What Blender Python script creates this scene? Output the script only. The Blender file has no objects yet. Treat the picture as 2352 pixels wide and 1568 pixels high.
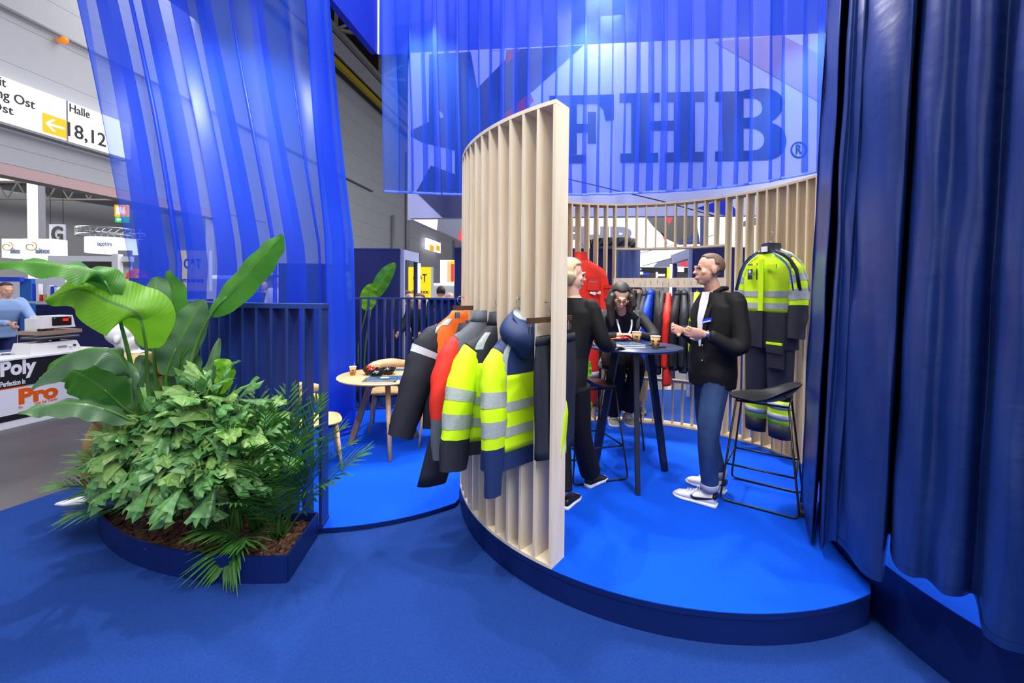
import bpy, bmesh, math, random
from mathutils import Vector, Matrix
V = Vector
SC = bpy.context.scene
COL = SC.collection
PI = math.pi
random.seed(7)

# ------------------------------------------------------------------ camera, world, exposure
FPX, PITCH, ROLL, SHY, CZ = 992.35, .0211, .0088, -93.76, 1.69
cam_d = bpy.data.cameras.new('camera')
cam = bpy.data.objects.new('camera', cam_d)
COL.objects.link(cam)
SC.camera = cam
cam_d.sensor_fit = 'HORIZONTAL'
cam_d.sensor_width = 36.0
cam_d.lens = 36.0 * FPX / 2352
cam_d.shift_y = SHY / 2352
cam_d.clip_start = .05
cam_d.clip_end = 300
cp, sp_, cr_, sr_ = math.cos(PITCH), math.sin(PITCH), math.cos(ROLL), math.sin(ROLL)
FW = V((0, cp, -sp_)); UP0 = V((0, sp_, cp)); RT0 = V((1, 0, 0))
RT = cr_ * RT0 + sr_ * UP0
UPV = cr_ * UP0 - sr_ * RT0
cam.matrix_world = Matrix(((RT.x, UPV.x, -FW.x, 0), (RT.y, UPV.y, -FW.y, 0), (RT.z, UPV.z, -FW.z, CZ), (0, 0, 0, 1)))

def ray(px, py):
    x0, y0 = px - 1176, py - 784 - SHY
    return RT * x0 - UPV * y0 + FW * FPX
def at(px, py, y):                      # point of the photograph at a known distance
    r = ray(px, py); return V((0, 0, CZ)) + r * (y / r.y)
def gz(px, py, z):                      # point of the photograph at a known height
    r = ray(px, py); return V((0, 0, CZ)) + r * ((z - CZ) / r.z)
def onplane(px, py, p0, n):
    r = ray(px, py); t = (V(p0) - V((0, 0, CZ))).dot(V(n)) / r.dot(V(n)); return V((0, 0, CZ)) + r * t

vs = SC.view_settings
vs.view_transform = 'Standard'; vs.look = 'None'; vs.gamma = 1; vs.use_curve_mapping = False
vs.exposure = 0.0
SC.cycles.use_denoising = True
SC.cycles.max_bounces = 8
SC.cycles.transparent_max_bounces = 24
SC.cycles.sample_clamp_indirect = 6
SC.cycles.caustics_reflective = False
SC.cycles.caustics_refractive = False

world = bpy.data.worlds.new('world'); SC.world = world
world.use_nodes = True
world.node_tree.nodes['Background'].inputs[0].default_value = (.86, .90, 1, 1)
world.node_tree.nodes['Background'].inputs[1].default_value = .85

def area(name, loc, to, size, power, col=(1, 1, 1), sy=None, spread=PI):
    d = bpy.data.lights.new(name, 'AREA'); d.energy = power; d.color = col
    d.shape = 'RECTANGLE' if sy else 'SQUARE'; d.size = size; d.spread = spread
    if sy: d.size_y = sy
    o = bpy.data.objects.new(name, d); COL.objects.link(o); o.location = loc
    o.rotation_euler = (V(to) - V(loc)).to_track_quat('-Z', 'Y').to_euler()
    return o
def spot(name, loc, to, power, ang=50, blend=.5, rad=.06, col=(1, .97, .92)):
    d = bpy.data.lights.new(name, 'SPOT'); d.energy = power; d.color = col
    d.spot_size = math.radians(ang); d.spot_blend = blend; d.shadow_soft_size = rad
    o = bpy.data.objects.new(name, d); COL.objects.link(o); o.location = loc
    o.rotation_euler = (V(to) - V(loc)).to_track_quat('-Z', 'Y').to_euler()
    return o
# hall lamps high above, stand spotlights on the truss over the stand
area('hall_and_fill_lamp', (-3, 3, 10), (-3, 3.2, 0), 4, 700, (1, .98, .95), 8)
area('hall_and_fill_lamp', (3, -3, 9), (1.5, 2, 0), 5, 900, (1, .98, .96), 5)
area('hall_and_fill_lamp', (-6, 14, 11), (-7, 14, 0), 4, 800, (1, .98, .95), 14)
area('hall_and_fill_lamp', (4, 11, 9), (2.5, 9, 0), 5, 1500, (1, .98, .95), 8)
area('hall_and_fill_lamp', (-24, 16, 10), (-24, 16, 0), 10, 3500, (1, .98, .95), 20)
spot('stand_spot', (-.6, 1.2, 5.2), (.3, 2.6, 1.2), 330, 60)
spot('stand_spot', (1.6, 1.4, 5.3), (1.3, 3.2, 0.2), 420, 62)
spot('stand_spot', (-2.6, 1.8, 5.2), (-2.1, 2.8, .6), 300, 58)
spot('stand_spot', (-.5, 4.3, 5.2), (-.9, 4.2, 0), 330, 62)
spot('stand_spot', (1.25, 5.6, 5.0), (1.2, 3.6, 0.2), 420, 64)
spot('stand_spot', (2.4, 2.6, 5.2), (1.8, 4.2, 1.2), 240, 62)

spot('stand_spot', (.4, 5.9, 6.6), (.9, 1.6, 0), 900, 50, .4, .05)
spot('stand_spot', (-2.3, 4.6, 6.2), (-2.0, 2.0, 0), 700, 52, .4, .05)
# ------------------------------------------------------------------ materials
def lin(c):
    return tuple(((x / 255) / 12.92 if x / 255 <= .04045 else ((x / 255 + .055) / 1.055) ** 2.4) for x in c) + (1,)
def _pr(name):
    m = bpy.data.materials.new(name); m.use_nodes = True
    nt = m.node_tree; return m, nt, nt.nodes['Principled BSDF']
def mat(name, c, rough=.5, metal=0, var=0, scale=20, bump=0, bscale=200, stretch=None, spec=.5, sheen=0, c2=None, coat=0, detail=4, seed=0, trans=0):
    m, nt, b = _pr(name)
    N, L = nt.nodes, nt.links
    b.inputs['Base Color'].default_value = lin(c)
    b.inputs['Roughness'].default_value = rough; b.inputs['Metallic'].default_value = metal
    b.inputs['Specular IOR Level'].default_value = spec
    if sheen: b.inputs['Sheen Weight'].default_value = sheen
    if coat: b.inputs['Coat Weight'].default_value = coat
    if var or bump or c2:
        tc = N.new('ShaderNodeTexCoord'); mp = N.new('ShaderNodeMapping')
        L.new(tc.outputs['Object'], mp.inputs['Vector'])
        if stretch: mp.inputs['Scale'].default_value = stretch
        oi = N.new('ShaderNodeObjectInfo'); mul = N.new('ShaderNodeMath'); mul.operation = 'MULTIPLY'; mul.inputs[1].default_value = 37.0
        L.new(oi.outputs['Random'], mul.inputs[0]); L.new(mul.outputs[0], mp.inputs['Location'])
    if var or c2:
        nz = N.new('ShaderNodeTexNoise'); nz.inputs['Scale'].default_value = scale; nz.inputs['Detail'].default_value = detail
        L.new(mp.outputs[0], nz.inputs['Vector'])
        rp = N.new('ShaderNodeValToRGB'); rp.color_ramp.elements[0].position = .3; rp.color_ramp.elements[1].position = .7
        a = lin(c); 
        if c2: e = lin(c2)
        else:
            e = tuple(min(1, x * (1 + var)) for x in a[:3]) + (1,); a = tuple(x * (1 - var) for x in a[:3]) + (1,)
        rp.color_ramp.elements[0].color = a; rp.color_ramp.elements[1].color = e
        L.new(nz.outputs['Fac'], rp.inputs[0]); L.new(rp.outputs[0], b.inputs['Base Color'])
    if bump:
        n2 = N.new('ShaderNodeTexNoise'); n2.inputs['Scale'].default_value = bscale; n2.inputs['Detail'].default_value = 3
        L.new(mp.outputs[0], n2.inputs['Vector'])
        bp = N.new('ShaderNodeBump'); bp.inputs['Strength'].default_value = bump; bp.inputs['Distance'].default_value = .01
        L.new(n2.outputs['Fac'], bp.inputs['Height']); L.new(bp.outputs[0], b.inputs['Normal'])
    if trans:
        tr = N.new('ShaderNodeBsdfTranslucent'); mx = N.new('ShaderNodeMixShader'); mx.inputs[0].default_value = trans
        if b.inputs['Base Color'].is_linked: L.new(b.inputs['Base Color'].links[0].from_socket, tr.inputs[0])
        else: tr.inputs[0].default_value = lin(c)
        L.new(b.outputs[0], mx.inputs[1]); L.new(tr.outputs[0], mx.inputs[2]); L.new(mx.outputs[0], N['Material Output'].inputs[0])
    return m
def emis(name, c, s):
    m, nt, b = _pr(name)
    b.inputs['Base Color'].default_value = lin(c); b.inputs['Emission Color'].default_value = lin(c); b.inputs['Emission Strength'].default_value = s
    return m
def sheer(name, c, tint, alpha):
    m = bpy.data.materials.new(name); m.use_nodes = True
    nt = m.node_tree; N, L = nt.nodes, nt.links; N.clear()
    out = N.new('ShaderNodeOutputMaterial'); mx = N.new('ShaderNodeMixShader'); tp = N.new('ShaderNodeBsdfTransparent')
    df = N.new('ShaderNodeBsdfDiffuse'); tl = N.new('ShaderNodeBsdfTranslucent'); gl = N.new('ShaderNodeBsdfGlossy'); m2 = N.new('ShaderNodeMixShader'); m3 = N.new('ShaderNodeMixShader')
    tp.inputs[0].default_value = lin(tint); df.inputs[0].default_value = lin(c); tl.inputs[0].default_value = lin(c)
    gl.inputs[0].default_value = (.6, .7, 1, 1); gl.inputs['Roughness'].default_value = .35
    lw = N.new('ShaderNodeLayerWeight'); lw.inputs[0].default_value = .35
    mm = N.new('ShaderNodeMapRange'); mm.inputs['To Min'].default_value = alpha; mm.inputs['To Max'].default_value = 1.0
    L.new(lw.outputs['Facing'], mm.inputs['Value'])
    m2.inputs[0].default_value = .5; m3.inputs[0].default_value = .05
    L.new(df.outputs[0], m2.inputs[1]); L.new(tl.outputs[0], m2.inputs[2])
    L.new(m2.outputs[0], m3.inputs[1]); L.new(gl.outputs[0], m3.inputs[2])
    L.new(mm.outputs[0], mx.inputs[0]); L.new(tp.outputs[0], mx.inputs[1]); L.new(m3.outputs[0], mx.inputs[2]); L.new(mx.outputs[0], out.inputs[0])
    return m

# ------------------------------------------------------------------ mesh builder and object helpers
class MB:
    def __init__(s): s.v = []; s.f = []; s.m = []; s.sm = []
    def add(s, vs, fs, mi=0, sm=False):
        n = len(s.v); s.v += [tuple(p) for p in vs]
        for f in fs: s.f.append(tuple(i + n for i in f)); s.m.append(mi); s.sm.append(sm)
        return s
    def box(s, c, size, rz=0, mi=0):
        hx, hy, hz = size[0] / 2, size[1] / 2, size[2] / 2; ca, sa = math.cos(rz), math.sin(rz)
        vs = []
        for z in (-hz, hz):
            for x, y in ((-hx, -hy), (hx, -hy), (hx, hy), (-hx, hy)):
                vs.append((c[0] + x * ca - y * sa, c[1] + x * sa + y * ca, c[2] + z))
        return s.add(vs, ((3, 2, 1, 0), (4, 5, 6, 7), (0, 1, 5, 4), (1, 2, 6, 5), (2, 3, 7, 6), (3, 0, 4, 7)), mi)
    def beam(s, a, b, w, h, up=(0, 0, 1), mi=0, w2=None, h2=None):
        a, b = V(a), V(b); d = (b - a).normalized(); sd = d.cross(V(up))
        if sd.length < 1e-4: sd = d.cross(V((1, 0, 0)))
        sd.normalize(); u = sd.cross(d); w2 = w2 or w; h2 = h2 or h
        vs = []
        for p, ww, hh in ((a, w, h), (b, w2, h2)):
            for x, y in ((-1, -1), (1, -1), (1, 1), (-1, 1)): vs.append(p + sd * x * ww / 2 + u * y * hh / 2)
        return s.add(vs, ((3, 2, 1, 0), (4, 5, 6, 7), (0, 1, 5, 4), (1, 2, 6, 5), (2, 3, 7, 6), (3, 0, 4, 7)), mi)
    def loft(s, rings, mi=0, sm=True, caps=True, closed=True):
        n = len(rings[0]); vs = [p for r in rings for p in r]; fs = []
        for i in range(len(rings) - 1):
            for j in range(n if closed else n - 1):
                k = (j + 1) % n; fs.append((i * n + j, i * n + k, (i + 1) * n + k, (i + 1) * n + j))
        if caps and closed: fs.append(tuple(range(n - 1, -1, -1))); fs.append(tuple((len(rings) - 1) * n + j for j in range(n)))
        return s.add(vs, fs, mi, sm)
    def tube(s, pts, r, n=8, mi=0, caps=True, flat=1.0, up=None):
        pts = [V(p) for p in pts]; rs = r if isinstance(r, (list, tuple)) else [r] * len(pts)
        rings = []; u = V(up) if up else V((0.0123, .0311, 1))
        for i, p in enumerate(pts):
            d = (pts[min(i + 1, len(pts) - 1)] - pts[max(i - 1, 0)]).normalized()
            if abs(d.dot(u.normalized())) > .97: u = V((1, .1, 0)) if abs(d.x) < .8 else V((0, 1, .1))
            a = d.cross(u).normalized(); b = a.cross(d)
            u = b
            rings.append([p + (a * math.cos(2 * PI * k / n) + b * math.sin(2 * PI * k / n) * flat) * rs[i] for k in range(n)])
        return s.loft(rings, mi, True, caps)
    def lathe(s, prof, c=(0, 0, 0), n=24, mi=0, caps=True):
        rings = [[(c[0] + r * math.cos(2 * PI * k / n), c[1] + r * math.sin(2 * PI * k / n), c[2] + z) for k in range(n)] for r, z in prof]
        return s.loft(rings, mi, True, caps)
    def ell(s, c, r, rot=None, n=16, m=10, mi=0):
        rings = []
        for i in range(m + 1):
            t = PI * (i / m) ; t = min(max(t, .02), PI - .02)
            rg = []
            for k in range(n):
                p = V((r[0] * math.sin(t) * math.cos(2 * PI * k / n), r[1] * math.sin(t) * math.sin(2 * PI * k / n), -r[2] * math.cos(t)))
                if rot is not None: p = rot @ p
                rg.append(p + V(c))
            rings.append(rg)
        return s.loft(rings, mi)
    def prism(s, poly, z0, z1, mi=0):
        n = len(poly); vs = [(x, y, z0) for x, y in poly] + [(x, y, z1) for x, y in poly]
        fs = [tuple(range(n - 1, -1, -1)), tuple(range(n, 2 * n))] + [(j, (j + 1) % n, n + (j + 1) % n, n + j) for j in range(n)]
        return s.add(vs, fs, mi)
    def slab(s, poly, nrm, th, mi=0):      # planar polygon given a thickness
        n = len(poly); o = V(nrm).normalized() * th
        vs = [V(p) for p in poly] + [V(p) + o for p in poly]
        fs = [tuple(range(n - 1, -1, -1)), tuple(range(n, 2 * n))] + [(j, (j + 1) % n, n + (j + 1) % n, n + j) for j in range(n)]
        return s.add(vs, fs, mi)
    def mesh(s, name, mats, off=(0, 0, 0)):
        me = bpy.data.meshes.new(name)
        me.from_pydata([(x - off[0], y - off[1], z - off[2]) for x, y, z in s.v], [], s.f)
        for m in (mats if isinstance(mats, (list, tuple)) else [mats]): me.materials.append(m)
        me.polygons.foreach_set('material_index', s.m); me.polygons.foreach_set('use_smooth', s.sm)
        me.update(); return me
    def obj(s, name, mats, parent=None, base=False):
        xs = [p[0] for p in s.v]; ys = [p[1] for p in s.v]; zs = [p[2] for p in s.v]
        off = V(((min(xs) + max(xs)) / 2, (min(ys) + max(ys)) / 2, min(zs) if (base or parent is None) else (min(zs) + max(zs)) / 2))
        o = bpy.data.objects.new(name, s.mesh(name, mats, off)); COL.objects.link(o)
        link(o, off, parent); return o
BS = {}
def link(o, off, parent):
    BS[o] = V(off)
    if parent is not None:
        o.parent = parent; o.location = V(off) - BS[parent]
    else: o.location = off
def tag(o, label=None, cat=None, group=None, kind=None):
    if label: o['label'] = label
    if cat: o['category'] = cat
    if group: o['group'] = group
    if kind: o['kind'] = kind
    return o
def thing(name, label, cat, loc=(0, 0, 0), group=None, local=False):
    o = bpy.data.objects.new(name, None); COL.objects.link(o); o.location = loc; o.empty_display_size = .1
    BS[o] = V((0, 0, 0)) if local else V(loc)
    return tag(o, label, cat, group)
def struct(name, mb, m):
    o = mb.obj(name, m); o['kind'] = 'structure'; return o
def dup(root, loc, rz=None, label=None, group=None):
    r = root.copy(); COL.objects.link(r); r.location = loc
    if rz is not None: r.rotation_euler = (0, 0, rz)
    if label: r['label'] = label
    if group: r['group'] = group
    def kids(a, b):
        for ch in list(a.children):
            c = ch.copy(); COL.objects.link(c); c.parent = b; kids(ch, c)
    kids(root, r); return r
def inst(o, name, parent, loc=None, rot=None, scale=None):   # a part sharing mesh data
    c = bpy.data.objects.new(name, o if isinstance(o, bpy.types.Mesh) else o.data); COL.objects.link(c); c.parent = parent
    BS[c] = V(loc) if loc is not None else V((0, 0, 0))
    if loc is not None: c.location = V(loc) - BS[parent]
    if rot is not None: c.rotation_euler = rot
    if scale is not None: c.scale = scale if isinstance(scale, (tuple, list)) else (scale,) * 3
    return c
def text(name, body, p, right, up, m, parent, w=None, h=None, depth=.002, align='LEFT', bold=0):
    cu = bpy.data.curves.new('t', 'FONT'); cu.body = body; cu.resolution_u = 3; cu.extrude = .01; cu.align_x = align; cu.offset = bold
    to = bpy.data.objects.new('t', cu); COL.objects.link(to)
    bpy.context.view_layer.update()
    me = bpy.data.meshes.new_from_object(to.evaluated_get(bpy.context.evaluated_depsgraph_get()))
    bpy.data.objects.remove(to)
    xs = [v.co.x for v in me.vertices]; ys = [v.co.y for v in me.vertices]
    w0, h0 = max(xs) - min(xs), max(ys) - min(ys)
    sx = w / w0 if w else None; sy = h / h0 if h else None
    sx = sx or sy; sy = sy or sx
    R, U = V(right).normalized(), V(up).normalized(); Nn = R.cross(U)
    vs = [V(p) + R * (v.co.x - min(xs)) * sx + U * (v.co.y - min(ys)) * sy + Nn * (v.co.z / .01 * depth) for v in me.vertices]
    mb = MB(); mb.add(vs, [tuple(q.vertices) for q in me.polygons])
    bpy.data.meshes.remove(me)
    return mb.obj(name, m, parent)
def ring_pt(C, r, a, z): return V((C[0] + r * math.cos(math.radians(a)), C[1] + r * math.sin(math.radians(a)), z))
def arc_strip(C, r0, r1, z0, z1, a0, a1, step=2.0, mi=0, mb=None):
    mb = mb or MB(); n = max(2, int(abs(a1 - a0) / step) + 1); rings = []
    for i in range(n + 1):
        a = a0 + (a1 - a0) * i / n
        rings.append([ring_pt(C, r0, a, z0), ring_pt(C, r1, a, z0), ring_pt(C, r1, a, z1), ring_pt(C, r0, a, z1)])
    mb.loft(rings, mi, False); return mb
def noise1(seed):
    rnd = random.Random(seed); ph = [(rnd.uniform(.5, 3), rnd.uniform(0, 6.28), rnd.uniform(.4, 1)) for _ in range(5)]
    return lambda t: sum(a * math.sin(f * t + p) for f, p, a in ph) / 3

M = {}
M['ply'] = mat('birch_plywood', (240, 227, 202), .55, c2=(226, 209, 180), scale=6, stretch=(3, 3, .35), bump=.05, bscale=60)
M['ply_back'] = mat('birch_plywood_warm', (232, 212, 174), .5, c2=(214, 190, 150), scale=6, stretch=(3, 3, .35), bump=.05, bscale=60)
M['oak'] = mat('oak', (222, 186, 132), .45, c2=(200, 160, 106), scale=5, stretch=(1, 6, 6), bump=.04)
M['oakdark'] = mat('grey_oak', (150, 128, 106), .5, c2=(120, 100, 82), scale=6, stretch=(4, 4, 1))
M['walnut'] = mat('walnut', (88, 60, 40), .4, c2=(66, 44, 30), scale=8, stretch=(4, 4, 1))
M['carpet_dk'] = mat('navy_blue_carpet', (24, 55, 124), .95, c2=(33, 67, 143), scale=160, bump=.6, bscale=500, spec=.1, detail=6)
M['carpet_lt'] = mat('bright_blue_carpet', (0, 74, 212), .9, c2=(0, 82, 222), scale=90, bump=.4, bscale=500, spec=.15, detail=6)
M['fascia'] = mat('navy_fascia', (8, 30, 92), .42, var=.08, scale=4, spec=.4)
M['rail'] = mat('navy_rail', (28, 52, 120), .45, var=.06, scale=4, spec=.4)
M['navy'] = mat('navy_board', (28, 36, 92), .6, spec=.3)
M['asphalt'] = mat('grey_hall_floor', (84, 80, 84), .38, c2=(66, 63, 68), scale=1.5, bump=.15, bscale=40, stretch=(1, 1, 1))
M['clad'] = mat('white_cladding', (172, 174, 182), .6, var=.02, scale=1)
M['white'] = mat('white_paint', (232, 234, 240), .55)
M['grey'] = mat('grey_paint', (140, 142, 148), .5)
M['dgrey'] = mat('dark_grey', (52, 50, 52), .6)
M['black'] = mat('black_plastic', (16, 17, 20), .4)
M['blackmetal'] = mat('black_metal', (20, 20, 24), .35, spec=.5)
M['steel'] = mat('steel', (190, 192, 196), .25, metal=1)
M['satin'] = mat('navy_satin', (20, 46, 108), .35, bump=.3, bscale=6, spec=.55, stretch=(1, 1, 2.2))
M['sheer'] = sheer('blue_sheer', (52, 110, 246), (218, 225, 255), .34)
M['sheer_l'] = sheer('blue_sheer_dense', (50, 108, 250), (206, 216, 255), .42)
M['sheer_hem'] = mat('blue_hem', (18, 62, 200), .7)
M['pbrown'] = mat('bark', (92, 60, 42), .9, c2=(58, 36, 26), scale=12, bump=.5, bscale=40)
# ------------------------------------------------------------------ the setting
struct('floor', MB().box((0, 25, -.05), (120, 110, .1)), M['asphalt'])
mb = MB()
cp_ = [(-5.62, -2.2), (-2.44, 7.5), (6.5, 7.5), (6.5, -2.2)]
mb.prism(cp_, .0, .004)
tag(mb.obj('carpet', M['carpet_dk']), 'dark blue felt carpet covering the stand floor', 'carpet')

# hall wall on the left, with the wide opening to the next hall
WD = V((.1435, .9897, 0)); WN = V((.9897, -.1435, 0)); W0 = V((-14, 0, 0))
def wp(s, z, o=0): return W0 + WD * s + WN * o + V((0, 0, z))
def wall_xy(px, py, o=0): return onplane(px, py, W0 + WN * o, WN)
OP0, OP1, OPZ, WTOP = 2.0, 17.0, 4.42, 14.4
mb = MB()
for s0, s1, z0, z1 in ((-6, OP0, 0, WTOP), (OP0, OP1, OPZ, WTOP), (OP1, 75, 0, WTOP)):
    mb.slab([wp(s0, z0, -.4), wp(s1, z0, -.4), wp(s1, z1, -.4), wp(s0, z1, -.4)], WN, .36)
wall = struct('wall_left', mb, M['clad'])
for i in range(14):
    for k in range(14):
        z0 = k * 1.03; z1 = min(z0 + 1.023, WTOP); s0 = -1 + i * 5.2; s1 = s0 + 5.193
        if z0 < OPZ + .3 and s0 < OP1 and s1 > OP0:
            if z1 < OPZ + .6: continue
            z0 = max(z0, OPZ + .3)
        MB().slab([wp(s0, z0, -.04), wp(s1, z0, -.04), wp(s1, z1, -.04), wp(s0, z1, -.04)], WN, .04).obj('panel', M['clad'], wall)
M['pink'] = mat('dusty_pink_band', (190, 160, 162), .6)
MB().slab([wp(OP0, OPZ, 0), wp(OP1, OPZ, 0), wp(OP1, OPZ + .28, 0), wp(OP0, OPZ + .28, 0)], WN, .05).obj('lintel_band', M['pink'], wall)
MB().slab([wp(OP0, OPZ - .07, 0), wp(OP1, OPZ - .07, 0), wp(OP1, OPZ, 0), wp(OP0, OPZ, 0)], WN, .06).obj('lintel_edge', M['dgrey'], wall)
for s, r in ((33.2, .12), (36.0, .16), (50, .12)):
    MB().tube([wp(s, 0, .2), wp(s, 13.0 if s > 34 else 7.4, .2)], r, 8).obj('downpipe', M['grey'], wall)
MB().tube([wp(2, 8.45, .12), wp(30, 8.45, .12)], .05, 6).obj('conduit', M['grey'], wall)
# roof: dark deck, shade band, light band, yellow rail and truss along the wall head
mb = MB()
mb.slab([wp(-6, 17.6, -1), wp(75, 17.6, -1), wp(75, 17.6, 16), wp(-6, 17.6, 16)], (0, 0, 1), .2)
mb.slab([wp(-6, WTOP, -1), wp(75, WTOP, -1), wp(75, 17.6, -1), wp(-6, 17.6, -1)], -WN, .2)
ceil = struct('ceiling', mb, mat('dark_roof', (40, 34, 36), .8))
def wall_bar(px0, py0, px1, py1, o, w, h, name, m, par):
    a, b = wall_xy(px0, py0, o), wall_xy(px1, py1, o); z = (a.z + b.z) / 2; a.z = b.z = z
    d = (b - a).normalized(); return MB().beam(a - d * 9, b + d * 30, w, h).obj(name, m, par)
wall_bar(812, 182, 880, 246, .6, .25, .3, 'yellow_rail', mat('yellow_paint', (200, 170, 20), .5), ceil)
wall_bar(812, 150, 880, 212, .2, .1, 1.0, 'light_band', mat('light_band', (176, 176, 184), .6), ceil)
wall_bar(812, 190, 880, 256, .3, .4, .25, 'shade_band', M['dgrey'], ceil)  # dark bar standing in for the shading above the wall head
M['truss'] = mat('truss_steel', (128, 122, 118), .5)
tr = thing('roof_truss', 'brown grey roof truss under the dark hall ceiling beside the tall white wall', 'truss', wp(25, 14, 3))
a, b = wall_xy(800, 98, 2.6), wall_xy(880, 186, 2.6); zt = (a.z + b.z) / 2
MB().beam(wp(10, zt, 2.6), wp(60, zt, 2.6), .22, .22).obj('bottom_chord', M['truss'], tr)
for i in range(10):
    s = 12 + i * 4.6
    for ds, up_ in ((0, 2.0), (1.3, 1.3), (1.5, .5)):
        MB().beam(wp(s, zt, 2.6), wp(s + ds, zt + up_, 2.6 + ds * .6), .16, .12).obj('web_bar', M['truss'], tr)

# hanging hall sign (backlit)
SGO = .35
M['signw'] = emis('sign_white', (250, 250, 252), 1.0)
M['signo'] = emis('sign_orange', (255, 160, 0), .9)
M['ink'] = mat('dark_print', (48, 50, 56), .6)
sg = thing('hall_sign', 'long backlit white hall sign with orange arrow square on the left wall', 'sign', wall_xy(120, 290, SGO))
pA = wall_xy(-160, 120, SGO); pB = wall_xy(300, 366, SGO); zb = wall_xy(0, 278, SGO).z; zt = wall_xy(0, 173.5, SGO).z
sA, sB = (pA - W0).dot(WD), (pB - W0).dot(WD)
MB().slab([wp(sA, zb, SGO - .25), wp(sB, zb, SGO - .25), wp(sB, zt, SGO - .25), wp(sA, zt, SGO - .25)], WN, .25).obj('light_panel', M['signw'], sg)
MB().slab([wp(sA, zb - .06, SGO - .25), wp(sB, zb - .06, SGO - .25), wp(sB, zb, SGO - .25), wp(sA, zb, SGO - .25)], WN, .27).obj('frame', M['grey'], sg)
def sgp(px, py): return wall_xy(px, py, SGO + .012)
def wall_text(name, body, x0, yb, x1, yt_mid, m=M['ink'], bold=.01):
    a = sgp(x0, yb); b = sgp(x1, yb); w = (b - a).dot(WD); h = sgp(x0, yt_mid).z - a.z
    text(name, body, a, WD, (0, 0, 1), m, sg, w=w, h=h, bold=bold, depth=.008)
q0 = sgp(98, 302); q1 = sgp(153, 302); z1 = sgp(98, 258).z
s0_, s1_ = (q0 - W0).dot(WD), (q1 - W0).dot(WD)
MB().slab([wp(s0_, q0.z, SGO), wp(s1_, q0.z, SGO), wp(s1_, z1, SGO), wp(s0_, z1, SGO)], WN, .01).obj('arrow_square', M['signo'], sg)
zc = (q0.z + z1) / 2; sc = (s0_ + s1_) / 2; hw = (s1_ - s0_) / 2
arr = MB(); O2 = SGO + .012
for pts in ([(-.78, 0), (-.2, .62), (.05, .62), (-.45, .1), (-.45, -.1), (.05, -.62), (-.2, -.62)], [(-.62, .11), (.8, .11), (.8, -.11), (-.62, -.11)]):
    arr.slab([wp(sc + x * hw, zc + y * (z1 - q0.z) / 2, O2) for x, y in pts], WN, .008)
arr.obj('arrow', M['signw'], sg)
MB().slab([wp(s1_, zb, SGO), wp(s1_ + .04, zb, SGO), wp(s1_ + .04, zt, SGO), wp(s1_, zt, SGO)], WN, .01).obj('divider', M['grey'], sg)
wall_text('lettering', 'Halle', 160, 256, 206, 237)
wall_text('lettering', '18,12', 156, 317, 243, 279)
wall_text('lettering', 'ng Ost', -8, 229, 80, 199)
wall_text('lettering', 'Ost', -24, 248, 31, 227)
wall_text('lettering', 'it', -1, 196, 14, 176)
bl = MB(); c = wall_xy(148, 92, .2); bl.ell(c, (.09, .09, .09)); bl.tube([c - WN * .2, c], .05)
tag(bl.obj('warning_lamp', emis('amber', (240, 130, 20), .6)), 'small round orange warning lamp high on the left wall', 'lamp')

# ------------------------------------------------------------------ platforms
C1, R1, SW = (1.180, 3.627), 1.5963, .144
C2, R2 = (-1.47, 4.55), 1.60
C3, R3 = (3.50, 2.10), 1.60
def cut_circle(C, R, D, RD, n=160):     # outline of circle C with the part inside circle D taken away
    pts = [(C[0] + R * math.cos(2 * PI * k / n), C[1] + R * math.sin(2 * PI * k / n)) for k in range(n)]
    if not D: return pts
    ins = [math.hypot(p[0] - D[0], p[1] - D[1]) < RD for p in pts]
    k0 = next(k for k in range(n) if ins[k] and not ins[k - 1]); k1 = next(k for k in range(n) if not ins[k] and ins[k - 1])
    a0 = math.atan2(pts[k0 - 1][1] - D[1], pts[k0 - 1][0] - D[0]); a1 = math.atan2(pts[k1][1] - D[1], pts[k1][0] - D[0])
    d = (a1 - a0 + PI) % (2 * PI) - PI
    arc = [(D[0] + RD * math.cos(a0 + d * t / 24), D[1] + RD * math.sin(a0 + d * t / 24)) for t in range(1, 24)]
    out = []; k = k1
    while k % n != k0: out.append(pts[k % n]); k += 1
    return out + arc
def disc(name, label, C, R, z0, z1, D=None):
    t = thing(name, label, 'platform', (C[0], C[1], z0)); RD = 1.603
    MB().prism(cut_circle(C, R - .004, D, RD), z0, z1 - .004).obj('fascia', M['fascia'], t)
    MB().prism(cut_circle(C, R - .002, D, RD), z1 - .004, z1 + .003).obj('carpet_top', M['carpet_lt'], t)
    po, pi_ = cut_circle(C, R, D, RD), cut_circle(C, R - .004, D, RD); m = len(po)
    MB().loft([[(q[0], q[1], z1 - .028), (p[0], p[1], z1 - .028), (p[0], p[1], z1), (q[0], q[1], z1)] for p, q in list(zip(po, pi_)) + [(po[0], pi_[0])]], 0, False).obj('edge_strip', M['fascia'], t)
    return t
PZ = .16; LZ = .036; BZ = .32
disc('round_platform', 'round bright blue carpeted platform with the plywood slat screens', C1, R1, .004, PZ, C3)
disc('round_platform', 'low round bright blue platform under the round oak dining table', C2, R2, .004, LZ, C1)
disc('round_platform', 'tall round navy sided platform under the heavy satin curtain', C3, R3, .004, BZ)

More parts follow.
